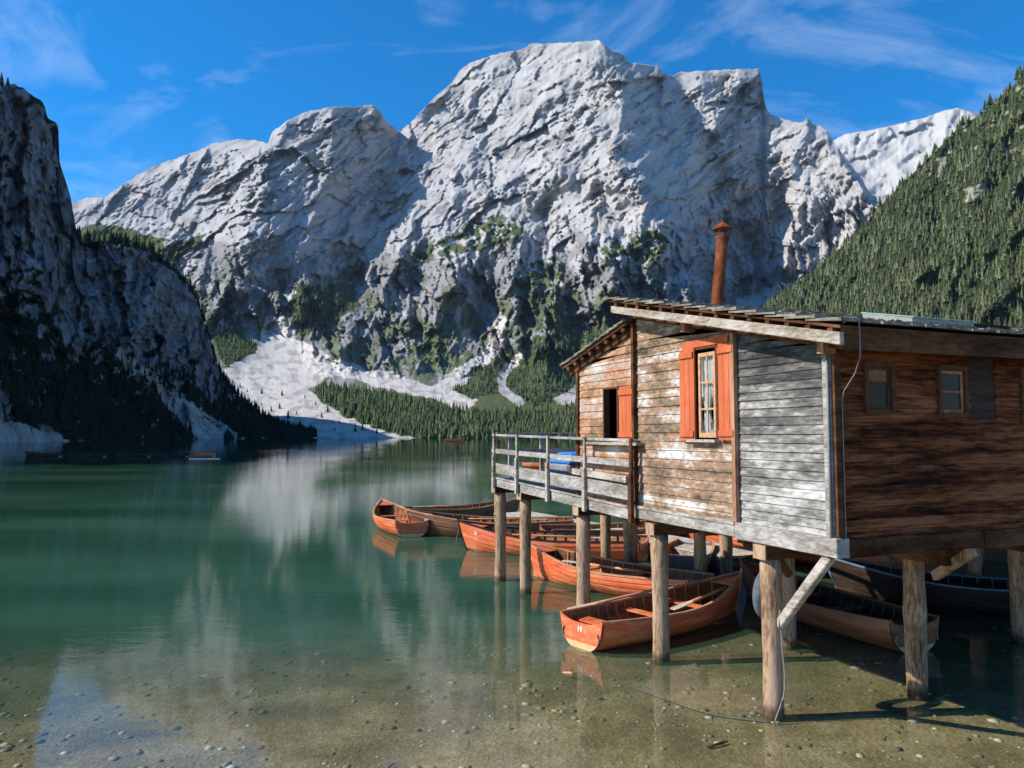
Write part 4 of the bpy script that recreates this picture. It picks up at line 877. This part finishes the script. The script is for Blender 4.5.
for k, u in enumerate(PL):
    ln = (2.9, 2.9, 2.9, 3.2, 3.2)[k]
    lf = max(0, u-U1)*.026
    MB().box(-.11, ln, u-.10, u+.10, CBZ+lf, Z0-.003 if k > 2 else DZ-.133+lf).build('cross_beam', M['beam_dark'], house, bevel=.012)
    MB().box(-.128, -.112, u-.105, u+.105, CBZ+lf, Z0-.005 if k > 2 else DZ-.135+lf).build('beam_end', M['piling'], house)
for (px, py, r) in ((788, 650, .12), (918, 699, .125)):
    v, u = fromwater(px, py-5); piling(v, u, r, CBZ+.16); 
v9, u9 = fromwater(918, 699)
for x, y, r in ((2.66, 17.3, .16), (2.20, 17.9, .12), (3.83, 15.7, .13), (4.72, 17.0, .14), (7.9, 12.05, .13), (7.4, 14.2, .13), (9.8, 12.6, .12), (9.3, 15.5, .13), (6.6, 18.8, .13), (8.4, 20.5, .13), (8.2, 16.6, .12), (11.2, 18.5, .13)):
    v, u = W2L(x, y); piling(v, u, r, Z0-.05)
for v in (2.0, 3.9, 5.8, 7.8, 9.8):
    MB().box(v-.09, v+.09, .3, 5.3, Z0-.26, Z0-.085).build('cross_beam', M['beam_dark'], house)
# raking braces
def brace(a, b, m, w_=.085): MB().bar(a, b, w_, .11).build('brace', m, house, bevel=.01)
brace((.06, PL[4]-.10, 1.02), (-.02, .10, Z0-.0), M['beam'])
fb0 = front(934, 576, u9-.13); fb1 = front(972, 548, -.02)
brace((fb0[0], u9-.14, fb0[1]), (fb1[0], -.03, fb1[1]-.03), M['piling'])
v2, u2 = fromwater(788, 650); brace((v2-.5, u2, Z0-.15), (v2+.02, u2-.05, 1.1), M['beam_dark'])

for o in list(dk.children)+list(rail.children):
    for v in o.data.vertices: v.co.z += max(0, v.co.y-U1)*(.026 if o.parent == dk or v.co.z < 2.6 else .014)
# ------------------------------------------------------------------ rowing boats
SS = [0, .2, .45, .7, .88, 1.0]; BL = 4.3
def bw(s): return float(np.interp(s, np.linspace(0, 1, 41), BWT))
_x = np.linspace(0, 1, 41)
BWT = np.array([.50+.19*math.sin(min(1, s/.42)*math.pi/2) if s < .42 else .69*max(.0, 1-((s-.42)/.58)**2.3)+.012 for s in _x])
def gz(s): return .40+.10*(1-s)**2*1.0+.34*max(0, (s-.35)/.65)**2
def kz(s): return -.10+.05*max(0, 1-s/.3)+.12*max(0, (s-.8)/.2)**2
def xx(s, z): return (s-.5)*BL+.22*max(0, (s-.75)/.25)**1.5*(z-0)/.7*1.0
def sec(s, q, off=0):
    b = bw(s); y = b*math.sin(q*math.pi/2)**.62; z = kz(s)+(gz(s)-kz(s))*(.30*q+.70*(1-math.cos(q*math.pi/2))**1.0)
    return Vector((xx(s, z), y+off if b > .03 else y, z))
def make_boat():
    root = empty('rowing_boat')
    ns = 30; strakes = 7; rows = []
    for j in range(strakes):
        q0, q1 = j/strakes, (j+1)/strakes
        rows += [(q0+.004, .020), (q0+(q1-q0)*.5, .013), (q1-.004, .002)]
    V = []; Fq = []
    for sgn in (1, -1):
        base = len(V)
        for i in range(ns+1):
            s = i/ns
            for (q, o) in rows:
                p = sec(s, max(q, .001), o*min(1, (1-s)*8)); V.append((p.x, p.y*sgn, p.z))
        nr = len(rows)
        for i in range(ns):
            for r in range(nr-1): a = base+i*nr+r; Fq.append((a, a+1, a+nr+1, a+nr))
    m = MB(); m.v = V; m.f = Fq; m.build('hull', M['boat'], root)
    V = []; Fq = []                         # inner skin
    qs = [k/8 for k in range(9)]
    for sgn in (1, -1):
        base = len(V)
        for i in range(ns+1):
            s = i/ns
            for q in qs:
                p = sec(s, max(q, .001)); V.append((p.x-.01, max(0, p.y-.018)*sgn, p.z+(.02 if q < .5 else 0)))
        for i in range(ns):
            for r in range(8): a = base+i*9+r; Fq.append((a, a+1, a+10, a+9))
    m = MB(); m.v = V; m.f = Fq; m.build('inner_planking', M['boat_in'], root)
    def yat(s, z):
        best = 0
        for k in range(41):
            p = sec(s, max(k/40, .001))
            if p.z <= z: best = p.y
        return best
    m = MB()                                # bottom boards
    for k in range(-3, 4):
        seg = [(i/24, ) for i in range(1, 22)]
        for i in range(1, 21):
            s, s2 = i/24, (i+1)/24; w0, w1 = yat(s, .07)-.01, yat(s2, .07)-.01
            y0, y1 = k*.16-.077, k*.16+.077
            c = lambda y, w_: max(-w_, min(w_, y))
            if abs(c(y0, w0)-c(y1, w0)) < .01: continue
            m.quadbox([(xx(s, 0), c(y0, w0), .045), (xx(s2, 0), c(y0, w1), .045), (xx(s2, 0), c(y1, w1), .045), (xx(s, 0), c(y1, w0), .045), (xx(s, 0), c(y0, w0), .06), (xx(s2, 0), c(y0, w1), .06), (xx(s2, 0), c(y1, w1), .06), (xx(s, 0), c(y1, w0), .06)])
    m.build('bottom_boards', M['boat_in'], root)
    V = []; m = MB()                          # solid bilge below the boards keeps the lake out of sight
    for i in range(0, 24):
        s, s2 = i/24, (i+1)/24; w0, w1 = yat(s, .035)-.004, yat(s2, .035)-.004
        if w1 < 0: w1 = 0
        n = len(m.v); m.v += [(xx(s, 0), -w0, .03), (xx(s2, 0), -w1, .03), (xx(s2, 0), w1, .03), (xx(s, 0), w0, .03)]; m.f.append((n, n+1, n+2, n+3))
    m.build('bilge', M['boat_in'], root)
    for i in range(15):
        s = .05+i*.06
        for sgn in (1, -1):
            pr = None; m = MB()
            for k in range(8):
                q = .42+.56*k/7; p = sec(s, q); p = Vector((p.x, (p.y-.03)*sgn, p.z+.012))
                if pr is not None and p.z > .04: m.bar(pr, p, .026, .022, up=(1, 0, 0))
                pr = p
            m.build('rib', M['boat_rail'], root)
    for sgn in (1, -1):
        m = MB(); pr = None
        for i in range(27):
            s = i/26; p = sec(s, 1.0); p = Vector((p.x, (p.y-.004)*sgn, p.z+.008))
            if pr is not None: m.bar(pr, p, .052, .032)
            pr = p
        m.build('gunwale', M['boat_rail'], root)
    for s, w_ in ((.10, .30), (.40, .2), (.64, .2)):
        z = gz(s)-.15; y = yat(s, z)-.02
        x = xx(s, z); MB().box(x-w_/2, x+w_/2, -y, y, z, z+.028).build('thwart', M['boat'], root, bevel=.004)
    # transom with a scooped top
    def tz(t): return gz(0)+.015+.0-.10*(1-abs(t)**3.0)+.02*(abs(t) > .93)
    nn = 20; pts_in = []
    m = MB(); ring = []
    prof = [sec(0, q/14) for q in range(0, 15)]
    ys = [-p.y for p in reversed(prof)]+[p.y for p in prof[1:]]; zs = [p.z for p in reversed(prof)]+[p.z for p in prof[1:]]
    poly = []
    xs0 = xx(0, 0)
    low_ = list(zip(ys, zs)); W_ = bw(0)
    cols_ = 20; grid = []
    for i in range(cols_+1):
        y = -W_+2*W_*i/cols_; t = y/W_
        zl = min([z for yy, z in [(abs(a), b) for a, b in low_] if yy >= abs(y)-1e-6] or [gz(0)])
        # lower outline by interpolation
        zl = float(np.interp(abs(y), [p.y for p in prof], [p.z for p in prof])); grid.append((y, zl, max(tz(t), zl+.005)))
    for g0, g1 in zip(grid[:-1], grid[1:]):
        m.quadbox([(xs0-.03, g0[0], g0[1]), (xs0, g0[0], g0[1]), (xs0, g1[0], g1[1]), (xs0-.03, g1[0], g1[1]), (xs0-.03, g0[0], g0[2]), (xs0, g0[0], g0[2]), (xs0, g1[0], g1[2]), (xs0-.03, g1[0], g1[2])])
    tr_ = m.build('transom', M['boat'], root)
    m = MB()
    for g0, g1 in zip(grid[:-1], grid[1:]):
        if min(g0[1], g1[1]) > .09: continue
        a0, a1 = max(g0[1], -.1), max(g1[1], -.1)
        m.quadbox([(xs0-.034, g0[0], a0), (xs0-.031, g0[0], a0), (xs0-.031, g1[0], a1), (xs0-.034, g1[0], a1), (xs0-.034, g0[0], max(a0+.001, .10)), (xs0-.031, g0[0], max(a0+.001, .10)), (xs0-.031, g1[0], max(a1+.001, .10)), (xs0-.034, g1[0], max(a1+.001, .10))])
    m.build('waterline_band', M['boat_band'], tr_)
    for sgn in (1, -1):
        MB().tube([(xs0-.05, sgn*W_*.80, .30), (xs0-.04, sgn*W_*.86, .22), (xs0-.05, sgn*W_*.84, .15)], .012, 6).build('rope_loop', M['rope'], tr_)
    p0, p1 = sec(1, .02), sec(1, 1); e = Vector((.035, 0, 0))
    MB().tube([Vector((xx(.86, -.1), 0, kz(.86)-.02)), Vector((xx(.95, 0), 0, kz(.95)-.02)), Vector((p0.x+.01, 0, p0.z)), Vector(((p0.x+p1.x)/2+.03, 0, (p0.z+p1.z)/2)), Vector((p1.x+.02, 0, p1.z+.07))], [.02, .028, .03, .03, .025], 8).build('stem', M['boat_rail'], root)
    m = MB(); m.bar((xx(0, 0), 0, kz(0)-.02), (xx(.86, 0), 0, kz(.86)-.03), .04, .05).build('keel', M['boat_in'], root)
    s = .9; z = gz(s)-.01; n_ = 0
    m = MB(); n = len(m.v); pA, pB = sec(.88, .98), sec(.995, .98)
    m.v += [(pA.x, -pA.y+.02, pA.z), (pA.x, pA.y-.02, pA.z), (pB.x, .01, pB.z), (pA.x, -pA.y+.02, pA.z-.02), (pA.x, pA.y-.02, pA.z-.02), (pB.x, .01, pB.z-.02)]; m.f += [(0, 1, 2), (3, 5, 4), (0, 3, 4, 1), (1, 4, 5, 2), (2, 5, 3, 0)]
    m.build('breasthook', M['boat'], root)
    return root
def text_mesh(s, size, m):
    cu = bpy.data.curves.new('number', 'FONT'); cu.body = s; cu.size = size; cu.align_x = 'CENTER'; cu.align_y = 'CENTER'; cu.extrude = .001; cu.offset = .004
    o = bpy.data.objects.new('number_tmp', cu); C.objects.link(o); dg = bpy.context.evaluated_depsgraph_get(); dg.update()
    me = bpy.data.meshes.new_from_object(o.evaluated_get(dg)); bpy.data.objects.remove(o); me.materials.clear(); me.materials.append(m)
    t = bpy.data.objects.new('number', me); C.objects.link(t); return t
def child(root, name):
    return [c for c in root.children if c.name.split('.')[0] == name][0]
boat0 = make_boat(); used = [False]
def recolor(root, frm, to):
    for o in [root]+list(root.children_recursive):
        if o.type == 'MESH' and len(o.material_slots) and o.data.materials[0] == frm:
            o.material_slots[0].link = 'OBJECT'; o.material_slots[0].material = to
def place_boat(stern, bow, label, group, num=None, brown=None, bownum=None, scale=None, z=0, rail=None, inner=None):
    global boat0
    o = copy_tree(boat0)
    (x0, y0), (x1, y1) = stern, bow; d = math.hypot(x1-x0, y1-y0); s = scale or d/BL
    o.location = ((x0+x1)/2, (y0+y1)/2, z); o.rotation_euler = (0, 0, math.atan2(y1-y0, x1-x0)); o.scale = (d/BL, s, min(1.05, s) if scale is None else s)
    if brown: recolor(o, M['boat'], brown)
    if rail: recolor(o, M['boat_rail'], rail)
    if inner: recolor(o, M['boat_in'], inner)
    if num:
        t = text_mesh(num, .12, M['white']); t.parent = child(o, 'transom'); t.location = (-BL/2-.036, 0.02, .31); t.rotation_euler = (R(90), 0, R(-90))
    if bownum:
        t = text_mesh(bownum, .11, M['white']); hl = child(o, 'hull'); t.parent = hl
        sgn = 1 if bownum[0] != '-' else -1
        p = sec(.90, .86); p2 = sec(.87, .86); p3 = sec(.93, .86)
        return o, t
    tag(o, label, 'rowing boat', group)
    return o
def bow_number(o, s, txt, sgn):
    """lettering lying on the bow planking on one side"""
    t = text_mesh(txt, .12, M['white']); t.parent = child(o, 'hull')
    p = sec(s, .82); a = sec(s-.03, .82); b = sec(s+.03, .82); u = sec(s, .95); l = sec(s, .7)
    fx = (b-a); fx.y *= sgn; up = (u-l); up.y *= sgn; p = Vector((p.x, p.y*sgn, p.z))
    fx.normalize(); up.normalize()
    if sgn > 0: fx = -fx
    nrm = fx.cross(up).normalized(); up = nrm.cross(fx).normalized()
    t.matrix_local = Matrix.Translation(p+nrm*.02) @ Matrix((fx, up, nrm)).transposed().to_4x4()
GB = 'orange wooden rowing boats moored by the boathouse'
bF = place_boat((1.05, 11.62), (4.05, 14.05), 'orange rowing boat numbered 19 with its transom towards the viewer, nearest of the moored boats', GB, num='19')
bE = place_boat((3.55, 14.55), (.52, 17.45), 'orange rowing boat with its sunlit side showing, just behind the boat numbered 19', GB)
bD = place_boat((3.35, 19.6), (-1.25, 21.4), 'long orange rowing boat with a black rubbing strip behind the second piling from the left', GB, rail=M['rail_black'])
bow_number(bD, .90, '31', 1)
bG = place_boat((4.75, 19.9), (3.25, 16.3), 'rowing boat with bright orange inside and blue grey hull beyond the fourth piling', GB, brown=M['skiff_blue'], inner=M['boat'])
bB = place_boat((1.9, 24.2), (-3.1, 24.5), 'dark brown rowing boat in shade numbered 30 with its bow pointing left', GB, brown=M['boat_brown'])
bow_number(bB, .90, '30', 1)
bC = place_boat((-3.9, 28.0), (.1, 29.6), 'dark brown rowing boat lying behind the brown boat numbered 30', GB, brown=M['boat_brown'])
bA = place_boat((-3.1, 23.9), (-4.75, 28.2), 'rowing boat at the far left of the moored group with pale ribs showing inside', GB)
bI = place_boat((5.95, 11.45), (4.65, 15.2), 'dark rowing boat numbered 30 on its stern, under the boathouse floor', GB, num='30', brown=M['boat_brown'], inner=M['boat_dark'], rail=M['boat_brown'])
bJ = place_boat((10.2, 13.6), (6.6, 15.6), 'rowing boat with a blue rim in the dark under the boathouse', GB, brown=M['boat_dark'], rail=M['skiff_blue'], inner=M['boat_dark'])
bK = place_boat((1.0, 22.0), (5.6, 23.4), 'brown rowing boat lying against the far side of the pale jetty', GB, brown=M['boat_brown'])
bL = place_boat((9.3, 17.5), (5.2, 23.0), 'slim rowing boat with white rim behind the front piling', GB, rail=M['white'])
bM_ = place_boat((1.2, 74), (4.6, 72), 'orange rowing boat out on the lake, seen through the deck railing', None)
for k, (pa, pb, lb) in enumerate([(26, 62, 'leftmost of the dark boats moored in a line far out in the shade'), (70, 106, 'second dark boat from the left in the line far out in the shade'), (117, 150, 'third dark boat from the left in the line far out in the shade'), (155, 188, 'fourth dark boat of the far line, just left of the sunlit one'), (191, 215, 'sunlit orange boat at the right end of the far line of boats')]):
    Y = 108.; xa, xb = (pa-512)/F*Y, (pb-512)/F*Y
    place_boat((xb, Y), (xa, Y+.6), lb, 'line of boats moored far out on the lake', brown=None if k == 4 else M['boat_dark'], rail=None if k == 4 else M['boat_dark'], inner=None if k == 4 else M['boat_dark'], scale=1.0)  # all but the last get darkened planking that stands in for shade
for o in list(boat0.children_recursive)+[boat0]: bpy.data.objects.remove(o)
a = at(450, 441, 330.); 
fb = copy_tree(bM_); fb.location = (-25, 330, 0); fb.rotation_euler = (0, 0, .1); fb.scale = (1.9, 1.9, 2.2); tag(fb, 'tiny boat close to the far shore in front of the wood', 'rowing boat')
MB().box(-41.5, -37.6, 98, 98.4, -.05, .08).build('floating_plank', M['white'], None)
tag(bpy.data.objects['floating_plank'], 'thin pale plank floating right of the far line of boats', 'plank')

# oars
def oar(a, b, label, up=(0, 0, 1)):
    a, b = Vector(a), Vector(b); d = (b-a).normalized(); ln = (b-a).length
    root = empty('oar', a); root.rotation_euler = d.to_track_quat('X', 'Z').to_euler(); tag(root, label, 'oar')
    MB().tube([(.55, 0, 0), (ln-.35, 0, 0), (ln-.34, 0, 0), (ln, 0, 0)], [.024, .024, .017, .017], 8).build('shaft', M['boat_rail'], root, smooth=True)
    m = MB(); pr = None
    for x, w_ in ((0, .05), (.06, .07), (.35, .062), (.6, .025)):
        q = (x, w_)
        if pr: m.quadbox([(pr[0], -pr[1], -.008), (q[0], -q[1], -.008), (q[0], q[1], -.008), (pr[0], pr[1], -.008), (pr[0], -pr[1], .008), (q[0], -q[1], .008), (q[0], q[1], .008), (pr[0], pr[1], .008)])
        pr = q
    m.build('blade', M['jetty'], root); return root
def bp_(o, x, y, z): # point in a boat's own frame
    mw = Matrix.LocRotScale(o.location, o.rotation_euler.to_quaternion(), o.scale); return mw @ Vector((x, y, z))
oar(bp_(bF, -1.75, .74, .45), bp_(bF, .75, .50, .58), 'oar with a pale grey blade resting on the far side of the boat numbered 19')
oar(bp_(bF, -.35, -.45, .46), bp_(bF, 1.45, -.30, .60), 'oar lying along the near gunwale of the boat numbered 19')
oar(bp_(bE, 1.0, .35, .52), bp_(bE, -1.3, .2, .50), 'oar laid inside the orange boat behind the boat numbered 19')
oar(bp_(bD, -1.5, .1, .50), bp_(bD, .9, .2, .48), 'oar laid across the seats of the boat with the black strip')
oar(bp_(bB, -1.5, .1, .50), bp_(bB, .7, -.1, .48), 'oar laid in the brown boat numbered 30 with its bow to the left')
oar(bp_(bC, -1.9, -.2, .55), bp_(bC, .3, .1, .5), 'oar laid along the dark boat behind the brown boat numbered 30')

# jetty
Uv = Vector((-.379, .925, 0)); 
def jetty(a, b, wd, label, zt=.34):
    a, b = Vector((*a, 0)), Vector((*b, 0)); d = (b-a).normalized(); r = Vector((d.y, -d.x, 0)); ln = (b-a).length
    root = empty('floating_jetty', a, math.atan2(d.y, d.x)); tag(root, label, 'jetty')
    m = MB(); x = 0
    while x < ln: m.box(x, x+.13, -wd, 0, zt-.03+random.uniform(-.004, .004), zt); x += .14
    m.build('deck_boards', M['jetty'], root)
    m = MB().box(0, ln, -wd+.02, -wd+.10, zt-.2, zt-.032); m.box(0, ln, -.10, -.02, zt-.2, zt-.032); m.build('bearers', M['beam'], root)
    m = MB(); x = .6
    while x < ln: m.tube([(x, -wd+.15, -.02), (x, -.15, -.02)], .18, 10); x += 2.2
    m.build('floats', M['greybox'], root); return root
jetty((5.0, 17.9), (-.6, 27.6), 1.5, 'pale plank jetty floating behind the moored boats')

# lashed box with blue cover on the deck
bx_v, bx_z = front(566, 475, U2+1.6)
bo = empty('storage_box', (HX+0, HY+0, 0), AZ); tag(bo, 'grey covered box with a bright blue tarp on the deck beside the hut wall', 'box')
u = U2+1.1
MB().quadbox([(.35, u, DZ+.057), (1.5, u, DZ+.057), (1.5, u+.8, DZ+.057), (.35, u+.8, DZ+.057), (.30, u-.05, DZ+.60), (1.55, u-.05, DZ+.60), (1.55, u+.85, DZ+.60), (.30, u+.85, DZ+.60)]).build('body', M['greybox'], bo, bevel=.05)
MB().quadbox([(.27, u-.08, DZ+.60), (1.58, u-.08, DZ+.60), (1.58, u+.88, DZ+.60), (.27, u+.88, DZ+.60), (.42, u+.1, DZ+.80), (1.4, u+.1, DZ+.84), (1.4, u+.7, DZ+.82), (.42, u+.7, DZ+.80)]).build('cover', M['blue'], bo, bevel=.04)

# tyre fender behind the front piling
def l2w(v, u, z): return Vector((HX+v*cA-u*sA, HY+v*sA+u*cA, z))
ty = l2w(.20, PL[4]+.26, 1.29)
to = empty('tyre', ty, R(-44)); tag(to, 'old grey tyre hung as a fender behind the front piling', 'tyre')
def torus(Rr, r, m, name, sq=1):
    mb = MB(); n, k = 32, 12
    for i in range(n):
        a = 2*math.pi*i/n
        for j in range(k):
            b = 2*math.pi*j/k; rr = Rr+r*math.cos(b)*sq; mb.v.append((r*1.2*math.sin(b)*1.0, rr*math.cos(a), rr*math.sin(a)))
    for i in range(n):
        for j in range(k): mb.f.append((i*k+j, ((i+1) % n)*k+j, ((i+1) % n)*k+(j+1) % k, i*k+(j+1) % k))
    return mb.build(name, m, to, smooth=True)
torus(.25, .05, M['rubber'], 'tread'); torus(.19, .02, M['rail_black'], 'inner_bead')
# ropes
def curve(pts, r, name, label, m=M['rope']):
    P = [Vector(p) for p in pts]; out = []
    for i in range(len(P)-1):
        p0, p1, p2, p3 = P[max(i-1, 0)], P[i], P[i+1], P[min(i+2, len(P)-1)]
        for k in range(6):
            t = k/6; out.append(.5*((2*p1)+(-p0+p2)*t+(2*p0-5*p1+4*p2-p3)*t*t+(-p0+3*p1-3*p2+p3)*t**3))
    out.append(P[-1]); return tag(MB().tube(out, r, 6).build(name, m, None, smooth=True), label, 'rope')
pv, pu_ = .03, PL[4]
curve([l2w(.0, pu_-.155, 1.0), l2w(.04, pu_-.14, 1.2), l2w(.05, pu_-.14, .8), l2w(.08, pu_-.14, .5), l2w(.06, pu_-.14, .25), l2w(-.06, pu_-.15, .03), l2w(-.12, pu_-.15, -.08)], .009, 'rope', 'grey rope trailing down the front piling into the water')
curve([l2w(-.1, pu_-.1, -.04), (2.35, 9.0, -.035), (1.9, 9.5, -.035), (1.6, 9.9, -.035)], .012, 'rope', 'pale rope lying on the lake bed left of the front piling')
def bowp(o): return bp_(o, BL/2+.2, 0, .62)
curve([bowp(bD), bowp(bD)+Vector((-.08, -.03, -.35)), bowp(bD)+Vector((-.1, -.05, -.75))], .008, 'rope', 'thin line hanging from the bow of the boat with the black strip')
curve([bowp(bB), bp_(bB, 1.0, .9, .45), bp_(bB, -.6, .95, .4), (0.2, 23.2, .36)], .010, 'rope', 'rope from the bow of the brown boat numbered 30 along its side')

for k, (x, y, a, ln, r_, lb) in enumerate([(2.15, 8.15, .5, .28, .016, 'short dark stick lying on the lake bed in the middle foreground'), (.75, 10.4, 2.6, .16, .02, 'small broken brown chip of wood floating below the boat numbered 19'), (-1.2, 7.6, 1.1, .22, .010, 'thin crooked twig on the lake bed at the left of the foreground')]):
    z = (bed_h(np.array([x]), np.array([y]))[0]+.02) if k != 1 else .0
    c, sn = math.cos(a)*ln/2, math.sin(a)*ln/2
    tag(MB().tube([(x-c, y-sn, z), (x-c*.2+.02, y-sn*.3, z+.012), (x+c*.5, y+sn*.4, z+.01), (x+c, y+sn, z+.004)], [r_, r_*.9, r_*.8, r_*.3], 7).build('stick', M['beam_dark'] if k != 1 else M['boat_rail'], None, smooth=True), lb, 'stick')
